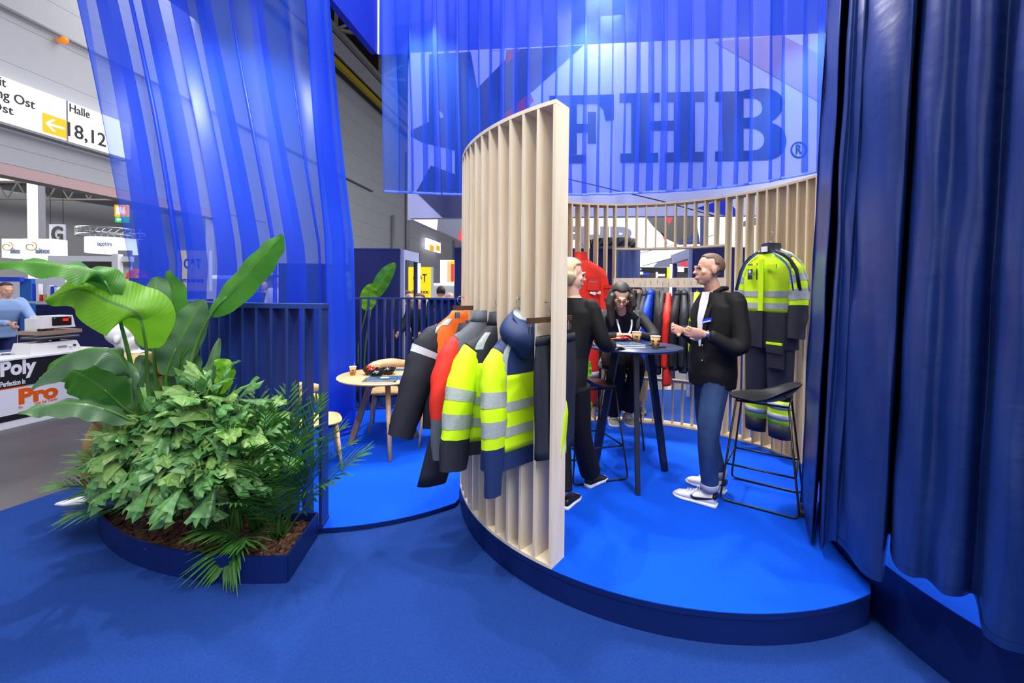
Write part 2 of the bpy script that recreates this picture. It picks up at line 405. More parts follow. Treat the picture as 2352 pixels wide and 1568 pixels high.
# ------------------------------------------------------------------ slat screens
TH = .018
def slat(C, R, w, a, z0, z1, m, par, th=TH, name='slat'):
    ar = math.radians(a); er = V((math.cos(ar), math.sin(ar), 0)); et = V((-er.y, er.x, 0)); c = V((C[0], C[1], 0))
    mb = MB(); rings = []
    for z in (z0, z1):
        rings.append([c + er * (R - w) - et * th / 2 + V((0, 0, z)), c + er * R - et * th / 2 + V((0, 0, z)), c + er * R + et * th / 2 + V((0, 0, z)), c + er * (R - w) + et * th / 2 + V((0, 0, z))])
    mb.loft(rings, 0, False); return mb.obj(name, m, par)
RT_ = .022
ZT1 = 2.728
fs = thing('slat_screen', 'tall curved birch plywood slat screen at the front with jackets hung on its outside', 'screen', ring_pt(C1, R1, 212, PZ))
FA = [233.05 - 3.93 * i for i in range(0, 30)]
a_in = 120.5
arc_strip(C1, R1 - SW, R1, PZ + .003, PZ + RT_, 233.4, a_in).obj('bottom_rail', M['ply'], fs)
arc_strip(C1, R1 - SW, R1, ZT1 - RT_, ZT1, 233.4, a_in).obj('top_rail', M['ply'], fs)
for a in FA:
    if a > a_in: slat(C1, R1 - .001, SW - .002, a, PZ + RT_, ZT1 - RT_, M['ply'], fs, name='slat' if a < 233 else 'end_post')
bsn = thing('slat_screen', 'curved birch plywood slat screen at the back, with a wide opening for clothes', 'screen', ring_pt(C1, R1, 65, PZ))
arc_strip(C1, R1 - SW, R1, PZ + .003, PZ + RT_, 120.3, 0).obj('bottom_rail', M['ply_back'], bsn)
arc_strip(C1, R1 - SW, R1, ZT1 - RT_, ZT1, 120.3, 0).obj('top_rail', M['ply_back'], bsn)
for a in [1.4, 5.4, 9.4, 13.4, 17.4, 21.5, 25.8, 29.6, 33.7, 37.8, 41.9, 88.8, 92.8, 97.2, 101.5, 105.6, 109.8, 113.4, 117.3]:
    slat(C1, R1 - .001, SW - .002, a, PZ + RT_, ZT1 - RT_, M['ply_back'], bsn)
ZH, ZL = 2.215, .69
arc_strip(C1, R1 - SW + .01, R1 - .01, ZH - RT_, ZH, 88.3, 42.4).obj('header_rail', M['ply_back'], bsn)
arc_strip(C1, R1 - SW + .03, R1 - .03, ZL - .03, ZL, 88.3, 42.4).obj('lower_rail', M['ply_back'], bsn)
for a in (46.5, 50.7, 55.0, 59.0, 63.0, 67.0, 71.1, 75.2, 79.2, 83.6):
    slat(C1, R1 - .01, SW - .02, a, ZH, ZT1 - RT_, M['ply_back'], bsn)
    slat(C1, R1 - .04, SW - .08, a, PZ + RT_, ZL - .03, M['ply_back'], bsn)
ra, rb = ring_pt(C1, R1 - SW - .012, 89.6, 1.805), ring_pt(C1, R1 - SW - .012, 41.2, 1.805)
MB().beam(ra, rb, .03, .105).obj('clothes_rail', M['ply'], bsn)

# navy slat railings of the left circle
nr = thing('slat_railing', 'navy blue slat railing behind the planted bed', 'railing', ring_pt(C2, R2, 250, LZ))
RZ = 1.593
arc_strip(C2, R2 - SW, R2, LZ + .003, LZ + .03, 276.2, 196).obj('bottom_rail', M['rail'], nr)
arc_strip(C2, R2 - SW, R2, RZ - .032, RZ, 276.2, 196).obj('top_rail', M['rail'], nr)
for i in range(20):
    slat(C2, R2 - .001, SW - .002, 275.6 - 4.05 * i, LZ + .03, RZ - .032, M['rail'], nr, .02, 'slat' if i else 'end_post')
br = thing('slat_railing', 'navy blue railing at the back of the dining circle', 'railing', ring_pt(C2, R2, 90, LZ))
arc_strip(C2, R2 - SW, R2, LZ + .003, LZ + .03, 128, 44).obj('bottom_rail', M['rail'], br)
arc_strip(C2, R2 - SW, R2, RZ - .025, RZ, 128, 44).obj('top_rail', M['rail'], br)
for i in range(21):
    slat(C2, R2 - .001, SW - .002, 126 - 4.05 * i, LZ + .03, RZ - .025, M['rail'], br, .024)
# ------------------------------------------------------------------ curtains
def cr_spline(P, n):                    # Catmull-Rom through control points
    P = [V(p) for p in P]; P = [P[0] * 2 - P[1]] + P + [P[-1] * 2 - P[-2]]; out = []
    m = len(P) - 3
    for i in range(n + 1):
        t = i / n * m; k = min(int(t), m - 1); t -= k; a, b, c, d = P[k:k + 4]
        out.append(.5 * ((2 * b) + (c - a) * t + (2 * a - 5 * b + 4 * c - d) * t * t + (3 * b - a - 3 * c + d) * t ** 3))
    return out
def sheer_curtain(name, label, path, z0, z1, k, A, B, lean, seed, nu=420, nz=14, fab=None):
    P = cr_spline([(x, y, 0) for x, y in path], 200)
    L = [0]
    for i in range(200): L.append(L[-1] + (P[i + 1] - P[i]).length)
    tot = L[-1]
    def pos(s):
        s = min(max(s, 0), tot); i = 0
        lo, hi = 0, 200
        while hi - lo > 1:
            m = (lo + hi) // 2
            if L[m] <= s: lo = m
            else: hi = m
        f = (s - L[lo]) / max(1e-6, L[hi] - L[lo]); p = P[lo].lerp(P[hi], f); d = (P[hi] - P[lo]).normalized()
        return p, d
    nA, nB, nP = noise1(seed), noise1(seed + 1), noise1(seed + 2)
    def pt(u, z):
        fz = (z - z0) / (z1 - z0)
        ph = 2 * PI * k * u + 3.0 * nP(u * 8) + .5 * nA(fz * 2.2 + u * 3)
        a = A * (.75 + .6 * nA(u * 13)); b = B * (.8 + .5 * nB(u * 11))
        g = 1 - .25 * fz
        s = u * tot + a * g * math.sin(2 * ph); p, d = pos(s); n = V((-d.y, d.x, 0))
        q = p + n * b * math.sin(ph); q.z = z + (.012 * math.sin(ph * 1.0) if fz < .01 else 0)
        q.x += lean(u, z)
        return q
    zs = [z0 + (z1 - z0) * i / nz for i in range(nz + 1)]
    mb = MB(); mb.loft([[pt(j / nu, z) for j in range(nu + 1)] for z in zs], 0, True, False, False)
    t = thing(name, label, 'curtain', P[100] + V((0, 0, z0)))
    mb.obj('fabric', fab or M['sheer'], t)
    hm = MB(); hm.loft([[pt(j / nu, z0) + V((0, 0, dz)) + V((0, o, 0)) for j in range(nu + 1)] for dz, o in ((-.004, -.003), (.028, -.003), (.028, .003), (-.004, .003))], 0, True, False, False)
    hm.obj('hem', M['sheer_hem'], t)
    tk = MB(); tk.tube([P[i] + V((lean(i / 200, z1), 0, z1 + .03)) for i in range(0, 201, 10)], .02, 6); tk.obj('curtain_track', M['steel'], t)
    return t
def pxy(px, y): p = at(px, 670, y); return (p.x, p.y)
sheer_curtain('sheer_curtain', 'short translucent blue curtain hanging high in front of the large lettered banner',
              [pxy(882, 5.75), pxy(1060, 5.9), pxy(1300, 5.85), pxy(1500, 5.65), pxy(1700, 5.25), pxy(1905, 4.55)], 2.99, 6.3, 16, .088, .06, lambda u, z: -.02 * (z - 3) * (1 - u), 41, 620)
sheer_curtain('sheer_curtain', 'tall translucent blue curtain falling to the floor behind the planted bed',
              [(-3.66, 4.15), (-3.05, 4.72), (-2.45, 5.05), (-2.0, 5.12), (-1.84, 4.95), (-2.03, 4.66)], .06, 6.0, 5.5, .17, .10,
              lambda u, z: -(.2 - .11 * u) * max(0, z - 1.9 - .4 * u) - .02 * math.sin(z * 1.3 + u * 4), 23, 520, 22, M['sheer_l'])

# heavy satin curtain on the right
ctrl = [(1863, .03), (1869, -.015), (1884, -.035), (1900, -.02), (1906, -.010), (1913, -.018), (1930, -.032), (1949, -.022), (1956, .0), (1966, -.02), (1985, -.05),
        (2020, -.07), (2052, -.05), (2066, .0), (2070, .22), (2077, .3), (2080, .04), (2096, -.05), (2130, -.07), (2170, -.01), (2212, -.06), (2250, -.03), (2276, .06), (2290, .03), (2302, -.06), (2345, -.1), (2400, -.06), (2460, .02), (2520, -.05), (2620, 0)]
def circ_y(px):
    k = (px - 1176) / FPX; best = None
    for i in range(1200, 2200, 2):
        a = math.radians(i / 10); x, y = C3[0] + 1.66 * math.cos(a), C3[1] + 1.66 * math.sin(a)
        if best is None or abs(x - k * y) < best[0]: best = (abs(x - k * y), y)
    return best[1]
def smooth(a, b, x): t = min(1, max(0, (x - a) / (b - a))); return t * t * (3 - 2 * t)
plan = []
for px, dl in ctrl:
    y = circ_y(px) if px < 2440 else circ_y(2440) - (px - 2440) * .0012
    y = y * (1 + dl * .35) + 0
    plan.append((px, pxy(px, y)))
S = cr_spline([(p[1][0], p[1][1], p[0]) for p in plan], 420)
def hem_z(px): return .19 + .13 * smooth(1905, 1950, px) + .13 * smooth(2064, 2080, px) + .03 * smooth(2100, 2280, px) - .08 * smooth(2280, 2310, px)
wr = noise1(5)
def satin_pt(i, f):
    p = S[i]; z0 = hem_z(p.z); z = z0 + (5.2 - z0) * f
    w = .010 * wr(z * 2.1 + i * .05) + .006 * math.sin(z * 9 + i * .11) * math.sin(i * .07 + z)
    return V((p.x + .030 * (z - 1.7) + w, p.y + w * .6, z))
t = thing('satin_curtain', 'heavy navy blue satin curtain with deep folds at the right edge', 'curtain', (1.86, 2.1, .3))
NR = 60
MB().loft([[satin_pt(i, (j / NR) ** 1.15) for i in range(len(S))] for j in range(NR + 1)], 0, True, False, False).obj('fabric', M['satin'], t)
MB().loft([[satin_pt(i, 0) + V((-o, -o * .5, dz)) for i in range(len(S))] for dz, o in ((-.003, .002), (.03, .002))], 0, True, False, False).obj('hem', M['satin'], t)
MB().tube([S[i] * 1 + V((.1, 0, 5.23 - S[i].z)) for i in range(0, 421, 20)], .02, 6).obj('curtain_track', M['steel'], t)
pl = MB(); a_, b_ = gz(2272, 1452, BZ), gz(2318, 1432, BZ)
dd = (b_ - a_).normalized(); nn = V((-dd.y, dd.x, 0))
pt_ = thing('floor_plate', 'small bent steel floor plate under the satin curtain hem at the far right', 'bracket', a_)
MB().slab([a_, b_, b_ - nn * .07, a_ - nn * .07], (0, 0, 1), .004).obj('base_plate', M['steel'], pt_)
MB().slab([b_ + V((0, 0, .004)), b_ - nn * .07 + V((0, 0, .004)), b_ - nn * .07 + V((0, 0, .06)), b_ + V((0, 0, .06))], dd, .005).obj('upright', M['steel'], pt_)
for f in (.2, .4, .6): MB().lathe([(.006, 0), (.006, .007), (.003, .009)], a_.lerp(b_, f) - nn * .035, 8).obj('screw', M['steel'], pt_)

# ------------------------------------------------------------------ hanging fabric canopy and lettered banner
M['canopy'] = mat('blue_canopy_fabric', (16, 54, 196), .7)
M['banner'] = mat('banner_white', (226, 228, 236), .8)
M['print_navy'] = mat('print_navy', (24, 40, 92), .8)
M['print_slate'] = mat('print_slate', (86, 90, 112), .8)
M['print_red'] = mat('print_red', (200, 34, 52), .8)
M['print_pink'] = mat('print_pink', (196, 164, 182), .8)
K = at(868, 126, 6.9); ED = V((.995, -.0995, 0)); BN = V((-.0995, -.995, 0))
cn = thing('canopy', 'square blue fabric canopy frame hung over the stand above the lettered banner', 'canopy', K)
MB().slab([K, K + ED * 8, K + ED * 8 + V((0, 0, 2.6)), K + V((0, 0, 2.6))], -BN, .1).obj('back_panel', M['canopy'], cn)
MB().slab([K - WD * .02, K - WD * 7.5, K - WD * 7.5 + V((0, 0, 2.6)), K + V((0, 0, 2.6)) - WD * .02], V((-.9897, .1435, 0)), .1).obj('side_panel', M['canopy'], cn)
MB().beam(K + V((.012, -.012, 0)), K + V((.012, -.012, 2.6)), .025, .025).obj('corner_seam', M['white'], cn)
def bp(px, py, o=.03): return onplane(px, py, K + BN * o, BN)
zb_ = bp(942, 501).z; zt_ = K.z - .01
bl_, br_ = bp(942, 300), bp(1935, 300)
bn = thing('banner', 'large white hanging banner with three navy letters behind the sheer curtain', 'banner', V((bl_.x, bl_.y, zb_)))
MB().slab([V((p.x, p.y, z)) for p, z in ((bl_, zb_), (br_, zb_), (br_, zt_), (bl_, zt_))], -BN, .12).obj('fabric_panel', M['banner'], bn)
def pr_poly(pts, m, name='printed_shape', o=.033):
    P = [bp(x, y, o) for x, y in pts]
    for p in P: p.z = min(max(p.z, zb_ + .002), zt_ - .002)
    MB().slab(P, BN, .003).obj(name, m, bn)
pr_poly([(986, 125), (1340, 104), (1227, 207), (1150, 268), (1180, 380), (1150, 500), (1018, 500), (956, 440), (990, 380), (1045, 400), (1045, 346), (968, 326), (944, 312), (944, 300), (985, 280)], M['print_navy'])
pr_poly([(956, 440), (1180, 440), (1150, 500), (1018, 500)], M['print_slate'], o=.037)
pr_poly([(1081, 119), (1163, 116), (1161, 137), (1096, 203)], M['banner'], o=.037)
pr_poly([(1004, 250), (1018, 262), (1018, 270), (1012, 272)], M['banner'], o=.037)
pr_poly([(1165, 116), (1196, 114), (1186, 124), (1162, 150)], M['print_red'], o=.037)
pr_poly([(1150, 270), (1218, 212), (1226, 232), (1160, 292)], M['print_red'], o=.037)
pr_poly([(1640, 96), (1795, 79), (1930, 150), (1930, 262)], M['print_pink'], o=.037)
pr_poly([(1600, 478), (1668, 455), (1700, 500), (1668, 500)], M['canopy'], o=.037)
LN = M['print_navy']
def strips(outer, inner, o=.04):
    mb = MB(); a = [bp(x, y, o) for x, y in outer]; b = [bp(x, y, o) for x, y in inner]
    mb.loft([[q, p, p + BN * .003, q + BN * .003] for p, q in zip(a, b)], 0, False); return mb
def rects(lst, o=.04):
    mb = MB()
    for x0, y0, x1, y1 in lst:
        k = -.022
        mb.slab([bp(x0, y1 + k * (x0 - 1500) * .4, o), bp(x1, y1 + k * (x1 - 1500) * .4, o), bp(x1, y0 + k * (x1 - 1500), o), bp(x0, y0 + k * (x0 - 1500), o)], BN, .003)
    return mb
def bez(p0, p1, p2, n=8): return [((1 - t) ** 2 * p0[0] + 2 * t * (1 - t) * p1[0] + t * t * p2[0], (1 - t) ** 2 * p0[1] + 2 * t * (1 - t) * p1[1] + t * t * p2[1]) for t in (i / n for i in range(n + 1))]
f = rects([(1262, 215, 1392, 236), (1284, 236, 1325, 352), (1262, 352, 1346, 372), (1325, 281, 1350, 302), (1350, 254, 1369, 327)])
f.slab([bp(x, y, .04) for x, y in ((1369, 236), (1392, 217), (1410, 217), (1410, 275), (1391, 276), (1386, 250))], BN, .003); f.obj('letter', LN, bn)
rects([(1423, 213, 1515, 234), (1530, 213, 1621, 234), (1425, 351, 1512, 372), (1527, 351, 1618, 372), (1450, 234, 1493, 351), (1548, 234, 1596, 351), (1493, 278, 1548, 299)]).obj('letter', LN, bn)
b = rects([(1643, 214, 1708, 234), (1643, 351, 1708, 371), (1660, 234, 1708, 351)])
def cat_mb(a, c): a.add(c.v, c.f, 0); return a
up_o = [(1708, 207), (1745, 203)] + bez((1755, 203), (1798, 205), (1799, 240)) + bez((1798, 243), (1796, 268), (1767, 281))
up_i = [(1708, 225), (1725, 225)] + bez((1728, 225), (1751, 226), (1751, 248)) + bez((1751, 250), (1750, 272), (1708, 272))
lo_o = bez((1767, 281), (1804, 288), (1806, 322)) + bez((1806, 326), (1804, 362), (1765, 367)) + [(1735, 368), (1708, 369)]
lo_i = bez((1708, 293), (1752, 292), (1756, 316)) + bez((1756, 320), (1754, 344), (1730, 345)) + [(1720, 346), (1708, 346)]
cat_mb(b, strips(up_o, up_i)); cat_mb(b, strips(lo_o, lo_i)); b.slab([bp(x, y, .04) for x, y in ((1707, 271), (1752, 268), (1768, 281), (1752, 294), (1707, 294))], BN, .003)
b.obj('letter', LN, bn)
rg = [(1835 + 19 * math.cos(i * PI / 16), 344 + 19 * math.sin(i * PI / 16)) for i in range(33)]; ri = [(1835 + 15.5 * math.cos(i * PI / 16), 344 + 15.5 * math.sin(i * PI / 16)) for i in range(33)]
strips(rg, ri).obj('registered_ring', LN, bn)
q = bp(1828, 354, .04); text('letter', 'R', q, ED, (0, 0, 1), LN, bn, w=(bp(1842, 354, .04) - q).length, h=bp(1828, 332, .04).z - q.z, bold=.02)
MB().tube([bp(1296, 409, .3), bp(1520, 462, .3), bp(1645, 497, .3)], .008, 5).obj('cable', M['black'], bn)
spot('canopy_spot', K - WD * 3.2 + V((1.1, 0, 1.9)), K - WD * 1.6 + V((0, 0, .9)), 260, 80, .8)
for px, y, e in ((985, 5.75, 700), (1345, 5.75, 800), (1560, 5.4, 200), (1830, 4.75, 600)):
    spot('curtain_spot', at(px, -70, y - .30), at(px, 330, y - .12), e, 70, 1.0, .05)
spot('curtain_spot', at(560, -150, 3.6), at(560, 300, 4.9), 300, 70, .8)
area('banner_wash', at(1400, 20, 6.35), at(1400, 400, 6.6), .3, 60, (1, .99, .97), 3)  # added fill light that lifts the banner whites
# ------------------------------------------------------------------ planted bed
PA0, PA1, PR0, PR1 = 229.0, 275.2, 1.612, 2.112
PH = .16
pb = thing('planter_bed', 'crescent shaped navy planter bed filled with bark chips and leafy plants', 'planter', ring_pt(C2, 1.86, 252, .004))
arc_strip(C2, PR1 - .014, PR1, .004, PH, PA0, PA1).obj('front_wall', M['fascia'], pb)
arc_strip(C2, PR0, PR0 + .014, .004, PH, PA0, PA1).obj('back_wall', M['fascia'], pb)
for a in (PA0, PA1):
    MB().beam(ring_pt(C2, PR0 + .014, a, .082), ring_pt(C2, PR1 - .014, a, .082), .014, PH - .004).obj('end_wall', M['fascia'], pb)
arc_strip(C2, PR0 + .014, PR1 - .014, .004, .105, PA0 + .4, PA1 - .4).obj('soil', mat('soil', (52, 36, 28), .95, var=.3, scale=30, bump=.6, bscale=60), pb)
M['bark2'] = mat('bark_light', (120, 82, 58), .9, c2=(84, 56, 40), scale=14, bump=.5, bscale=40)
rnd = random.Random(3)
def chip_mb(seed):
    r = random.Random(seed); mb = MB(); n = 6; L, W, H = r.uniform(.016, .032), r.uniform(.009, .016), r.uniform(.003, .007)
    top = [(L * math.cos(2 * PI * k / n) * r.uniform(.75, 1.15), W * math.sin(2 * PI * k / n) * r.uniform(.75, 1.15)) for k in range(n)]
    mb.loft([[(x, y, -H) for x, y in top], [(x * .9, y * .85, H * r.uniform(.6, 1.3)) for x, y in top]], 0, False); return mb
chips = [chip_mb(k).mesh('bark_chip', M['pbrown'] if k % 3 else M['bark2']) for k in range(8)]
for i in range(290):
    a = rnd.uniform(PA0 + 1, PA1 - 1); r = PR1 - .03 - abs(rnd.gauss(0, .16)); r = max(r, PR0 + .05)
    inst(rnd.choice(chips), 'bark_chip', pb, ring_pt(C2, r, a, rnd.uniform(.108, .128)), (rnd.uniform(-.5, .5), rnd.uniform(-.5, .5), rnd.uniform(0, 6.3)), rnd.uniform(.8, 1.35))
mb = MB()
for i in range(900):
    a = rnd.uniform(PA0 + 1, PA1 - 1); p = ring_pt(C2, rnd.uniform(PR0 + .03, PR1 - .03), a, rnd.uniform(.104, .114)); s = chip_mb(rnd.randrange(40))
    R = Matrix.Rotation(rnd.uniform(0, 6.3), 3, 'Z') @ Matrix.Rotation(rnd.uniform(-.4, .4), 3, 'X')
    mb.add([R @ V(q) + p for q in s.v], s.f, rnd.randrange(2))
tag(mb.obj('bark_mulch', [M['pbrown'], M['bark2']], pb), kind='stuff')

def leafmat(name, c, c2, rough, veins, trans):
    m, nt, b = _pr(name); N, L = nt.nodes, nt.links
    uv = N.new('ShaderNodeUVMap'); sp = N.new('ShaderNodeSeparateXYZ'); L.new(uv.outputs[0], sp.inputs[0])
    ab = N.new('ShaderNodeMath'); ab.operation = 'ABSOLUTE'; L.new(sp.outputs['Y'], ab.inputs[0])
    ad = N.new('ShaderNodeMath'); ad.operation = 'MULTIPLY_ADD'; ad.inputs[1].default_value = -.12; L.new(ab.outputs[0], ad.inputs[0]); L.new(sp.outputs['X'], ad.inputs[2])
    mu = N.new('ShaderNodeMath'); mu.operation = 'MULTIPLY'; mu.inputs[1].default_value = veins; L.new(ad.outputs[0], mu.inputs[0])
    sn = N.new('ShaderNodeMath'); sn.operation = 'SINE'; L.new(mu.outputs[0], sn.inputs[0])
    nz = N.new('ShaderNodeTexNoise'); nz.inputs['Scale'].default_value = 5; tc = N.new('ShaderNodeTexCoord'); L.new(tc.outputs['Object'], nz.inputs['Vector'])
    ma = N.new('ShaderNodeMath'); ma.operation = 'MULTIPLY_ADD'; ma.inputs[1].default_value = .06; L.new(sn.outputs[0], ma.inputs[0]); L.new(nz.outputs['Fac'], ma.inputs[2])
    rp = N.new('ShaderNodeValToRGB'); rp.color_ramp.elements[0].position = .3; rp.color_ramp.elements[1].position = .72
    rp.color_ramp.elements[0].color = lin(c); rp.color_ramp.elements[1].color = lin(c2); L.new(ma.outputs[0], rp.inputs[0])
    rib = N.new('ShaderNodeMath'); rib.operation = 'LESS_THAN'; rib.inputs[1].default_value = .05; L.new(ab.outputs[0], rib.inputs[0])
    mx = N.new('ShaderNodeMix'); mx.data_type = 'RGBA'; L.new(rib.outputs[0], mx.inputs[0]); L.new(rp.outputs[0], mx.inputs[6]); mx.inputs[7].default_value = lin((96, 150, 62))
    L.new(mx.outputs[2], b.inputs['Base Color']); b.inputs['Roughness'].default_value = rough; b.inputs['Specular IOR Level'].default_value = .5
    bp_ = N.new('ShaderNodeBump'); bp_.inputs['Strength'].default_value = .1; bp_.inputs['Distance'].default_value = .004; L.new(sn.outputs[0], bp_.inputs['Height']); L.new(bp_.outputs[0], b.inputs['Normal'])
    tr = N.new('ShaderNodeBsdfTranslucent'); L.new(mx.outputs[2], tr.inputs[0]); ms = N.new('ShaderNodeMixShader'); ms.inputs[0].default_value = trans
    L.new(b.outputs[0], ms.inputs[1]); L.new(tr.outputs[0], ms.inputs[2]); L.new(ms.outputs[0], N['Material Output'].inputs[0]); return m
M['ban'] = leafmat('banana_leaf', (58, 124, 34), (84, 150, 50), .38, 260, .35)
M['ban_y'] = leafmat('backlit_banana_leaf', (110, 178, 24), (132, 196, 40), .4, 220, .45)  # yellow-green of backlit blades is put into the base colour
M['ban_g'] = leafmat('grey_green_banana_leaf', (72, 112, 72), (104, 140, 98), .32, 260, .2)  # greyish sheen of the blades is mixed into this green
M['fish'] = leafmat('fishtail_leaf', (72, 128, 62), (112, 164, 100), .34, 40, .2)
M['fish_y'] = leafmat('light_fishtail_leaf', (110, 158, 74), (150, 186, 108), .36, 40, .25)
M['palm'] = leafmat('palm_leaf', (38, 84, 32), (70, 122, 50), .36, 30, .15)
M['stem'] = mat('green_stem', (74, 124, 44), .45, c2=(100, 144, 60), scale=6)
M['stem_d'] = mat('dark_green_stem', (44, 74, 34), .5)

def leaf_obj(name, mid, width, hint, m, par, fold=.35, wave=.012, prof=None, seed=0, nx=22, ny=4, curl=0):
    P = cr_spline(mid, nx); rr = random.Random(seed); ph = rr.uniform(0, 6); vs, uvs, fs = [], [], []
    for i, p in enumerate(P):
        t = i / nx; d = (P[min(i + 1, nx)] - P[max(i - 1, 0)]).normalized()
        h = V(hint(t)) if callable(hint) else V(hint)
        s = d.cross(h).normalized(); n = s.cross(d)
        w = width / 2 * (prof(t) if prof else (math.sin(PI * min(1, (t * .97 + .02)) ** .8) ** .6))
        for j in range(-ny, ny + 1):
            q = j / ny
            off = s * w * q * math.cos(fold) - n * w * abs(q) * math.sin(fold) * (1 + curl * abs(q))
            off += n * wave * abs(q) * math.sin(t * 26 + ph + (1.3 if j > 0 else 0))
            vs.append(p + off); uvs.append((t, q))
    c = 2 * ny + 1
    for i in range(nx):
        for j in range(c - 1): fs.append((i * c + j, i * c + j + 1, (i + 1) * c + j + 1, (i + 1) * c + j))
    mb = MB(); mb.add(vs, fs, 0, True); o = mb.obj(name, m, par); set_uv(o.data, uvs); return o
def set_uv(me, uvs):
    ul = me.uv_layers.new(name='UVMap'); buf = []
    for l in me.loops: buf += list(uvs[l.vertex_index])
    ul.data.foreach_set('uv', buf)
def pts(lst): return [at(*p) for p in lst]
CAMH = (0, -1, .35)
b1 = thing('banana_plant', 'tall banana plant with long arching paddle leaves at the left of the planter bed', 'plant', ring_pt(C2, 1.85, 242, .11))
base = BS[b1]
def ban(mid, width, m, hint=CAMH, fold=.3, stem=(), seed=0, **k):
    leaf_obj('leaf', pts(mid), width, hint, M[m], b1, fold, seed=seed, **k)
    q = pts(stem) if stem else []
    st = cr_spline([base + V((rnd.uniform(-.05, .08), rnd.uniform(-.04, .05), 0))] + q + [at(*mid[0]), at(*mid[1])], 14)
    MB().tube(st, [.016 - .011 * i / 14 for i in range(15)], 8).obj('stem', M['stem'], b1)
ban([(484, 724, 2.8), (520, 682, 2.78), (575, 620, 2.76), (618, 572, 2.75), (650, 540, 2.74)], .21, 'ban', (.35, -1, .25), .55, [(425, 900, 2.86), (450, 795, 2.84)], 1, curl=.3)
ban([(353, 806, 2.86), (356, 750, 2.87), (360, 690, 2.9), (356, 636, 2.94)], .40, 'ban_g', CAMH, .15, [(362, 900, 2.88)], 2)
ban([(376, 862, 2.84), (392, 780, 2.86), (398, 700, 2.9), (384, 622, 2.95)], .30, 'ban', (-.5, -1, .1), .3, [(380, 930, 2.86)], 3)
ban([(382, 862, 2.8), (404, 800, 2.8), (436, 740, 2.82), (468, 688, 2.84)], .25, 'ban_g', (.5, -1, .1), .35, [(384, 930, 2.84)], 4)
ban([(336, 800, 2.62), (326, 745, 2.55), (306, 715, 2.5), (250, 692, 2.46), (180, 664, 2.44), (102, 690, 2.42)], .36, 'ban_y', lambda t: (.25 - .2 * t, -1, .75 - .3 * t), .25, [(345, 920, 2.78)], 5, wave=.012, nx=34)
ban([(262, 690, 2.5), (240, 645, 2.45), (212, 618, 2.4), (150, 607, 2.34), (60, 600, 2.28), (-50, 606, 2.22)], .21, 'ban', lambda t: (0, -.75, 1), .5, [(318, 900, 2.74), (290, 790, 2.6)], 6, nx=30, wave=.018)
ban([(308, 930, 2.66), (300, 868, 2.58), (280, 825, 2.52), (238, 800, 2.48), (170, 808, 2.45), (110, 850, 2.42), (72, 890, 2.4)], .24, 'ban_g', lambda t: (.2, -.5, 1), .55, [(335, 980, 2.78)], 7, nx=30, prof=lambda t: max(.12, math.sin(PI * (t * .93 + .05) ** 1.4)) ** .8)
ban([(284, 936, 2.72), (240, 895, 2.66), (190, 862, 2.62), (150, 850, 2.6), (108, 862, 2.58)], .27, 'ban', (.3, -1, .1), .15, [(330, 985, 2.8)], 8)
ban([(300, 965, 2.66), (240, 938, 2.58), (170, 925, 2.5), (100, 932, 2.46), (42, 946, 2.42)], .18, 'ban_g', lambda t: (0, -.6, 1), .45, [(336, 1000, 2.76)], 9)
ban([(414, 950, 2.84), (446, 905, 2.84), (480, 858, 2.86), (504, 776, 2.9)], .12, 'ban_g', (.5, -1, .2), .5, [], 10)
ban([(500, 905, 2.8), (512, 870, 2.78), (515, 842, 2.76), (492, 828, 2.74)], .12, 'ban_y', (.2, -1, .2), .3, [(440, 990, 2.84)], 11)
ban([(372, 960, 2.9), (400, 900, 2.92), (425, 840, 2.94), (428, 800, 2.98)], .26, 'ban_g', CAMH, .1, [], 12)
ban([(322, 965, 2.88), (312, 915, 2.9), (318, 860, 2.92), (326, 815, 2.96)], .25, 'ban_g', CAMH, .2, [], 13)
ban([(460, 960, 2.86), (470, 910, 2.88), (484, 860, 2.9), (490, 830, 2.92)], .2, 'ban', (.3, -1, .1), .3, [], 14)

# fishtail palms
def fish_mesh(seed, m):
    r = random.Random(seed); mb = MB(); vs, uvs = [], []; n = 7; w = r.uniform(.22, .32); asym = r.uniform(-.22, .22)
    rows = [(0, .03), (.3, .24), (.55, .58), (.78, .98)]
    for t, k in rows:
        for j in range(n):
            q = -1 + 2 * j / (n - 1); vs.append((t + .06 * k * (1 - q * q), q * w * k + asym * t * t, .010 * (1 if j % 2 else -1) * k - .10 * t * t - .08 * k * q * q)); uvs.append((t, q))
    for j in range(n):
        q = -1 + 2 * j / (n - 1); e = .97 - .05 * abs(q) + r.uniform(-.10, .10) + (.08 if j % 2 else -.09)
        vs.append((e, q * w * 1.12 + asym, -.16 - .1 * q * q)); uvs.append((1, q))
    fs = [(i * n + j, i * n + j + 1, (i + 1) * n + j + 1, (i + 1) * n + j) for i in range(4) for j in range(n - 1)]
    mb.add(vs, fs, 0, False); me = mb.mesh('leaf', m); set_uv(me, uvs); return me
fm = [fish_mesh(k, M['fish'] if k % 3 else M['fish_y']) for k in range(9)]
def look(d, up):
    d = d.normalized(); s = V(up).cross(d).normalized(); n = d.cross(s); return Matrix((d, s, n)).transposed().to_euler()
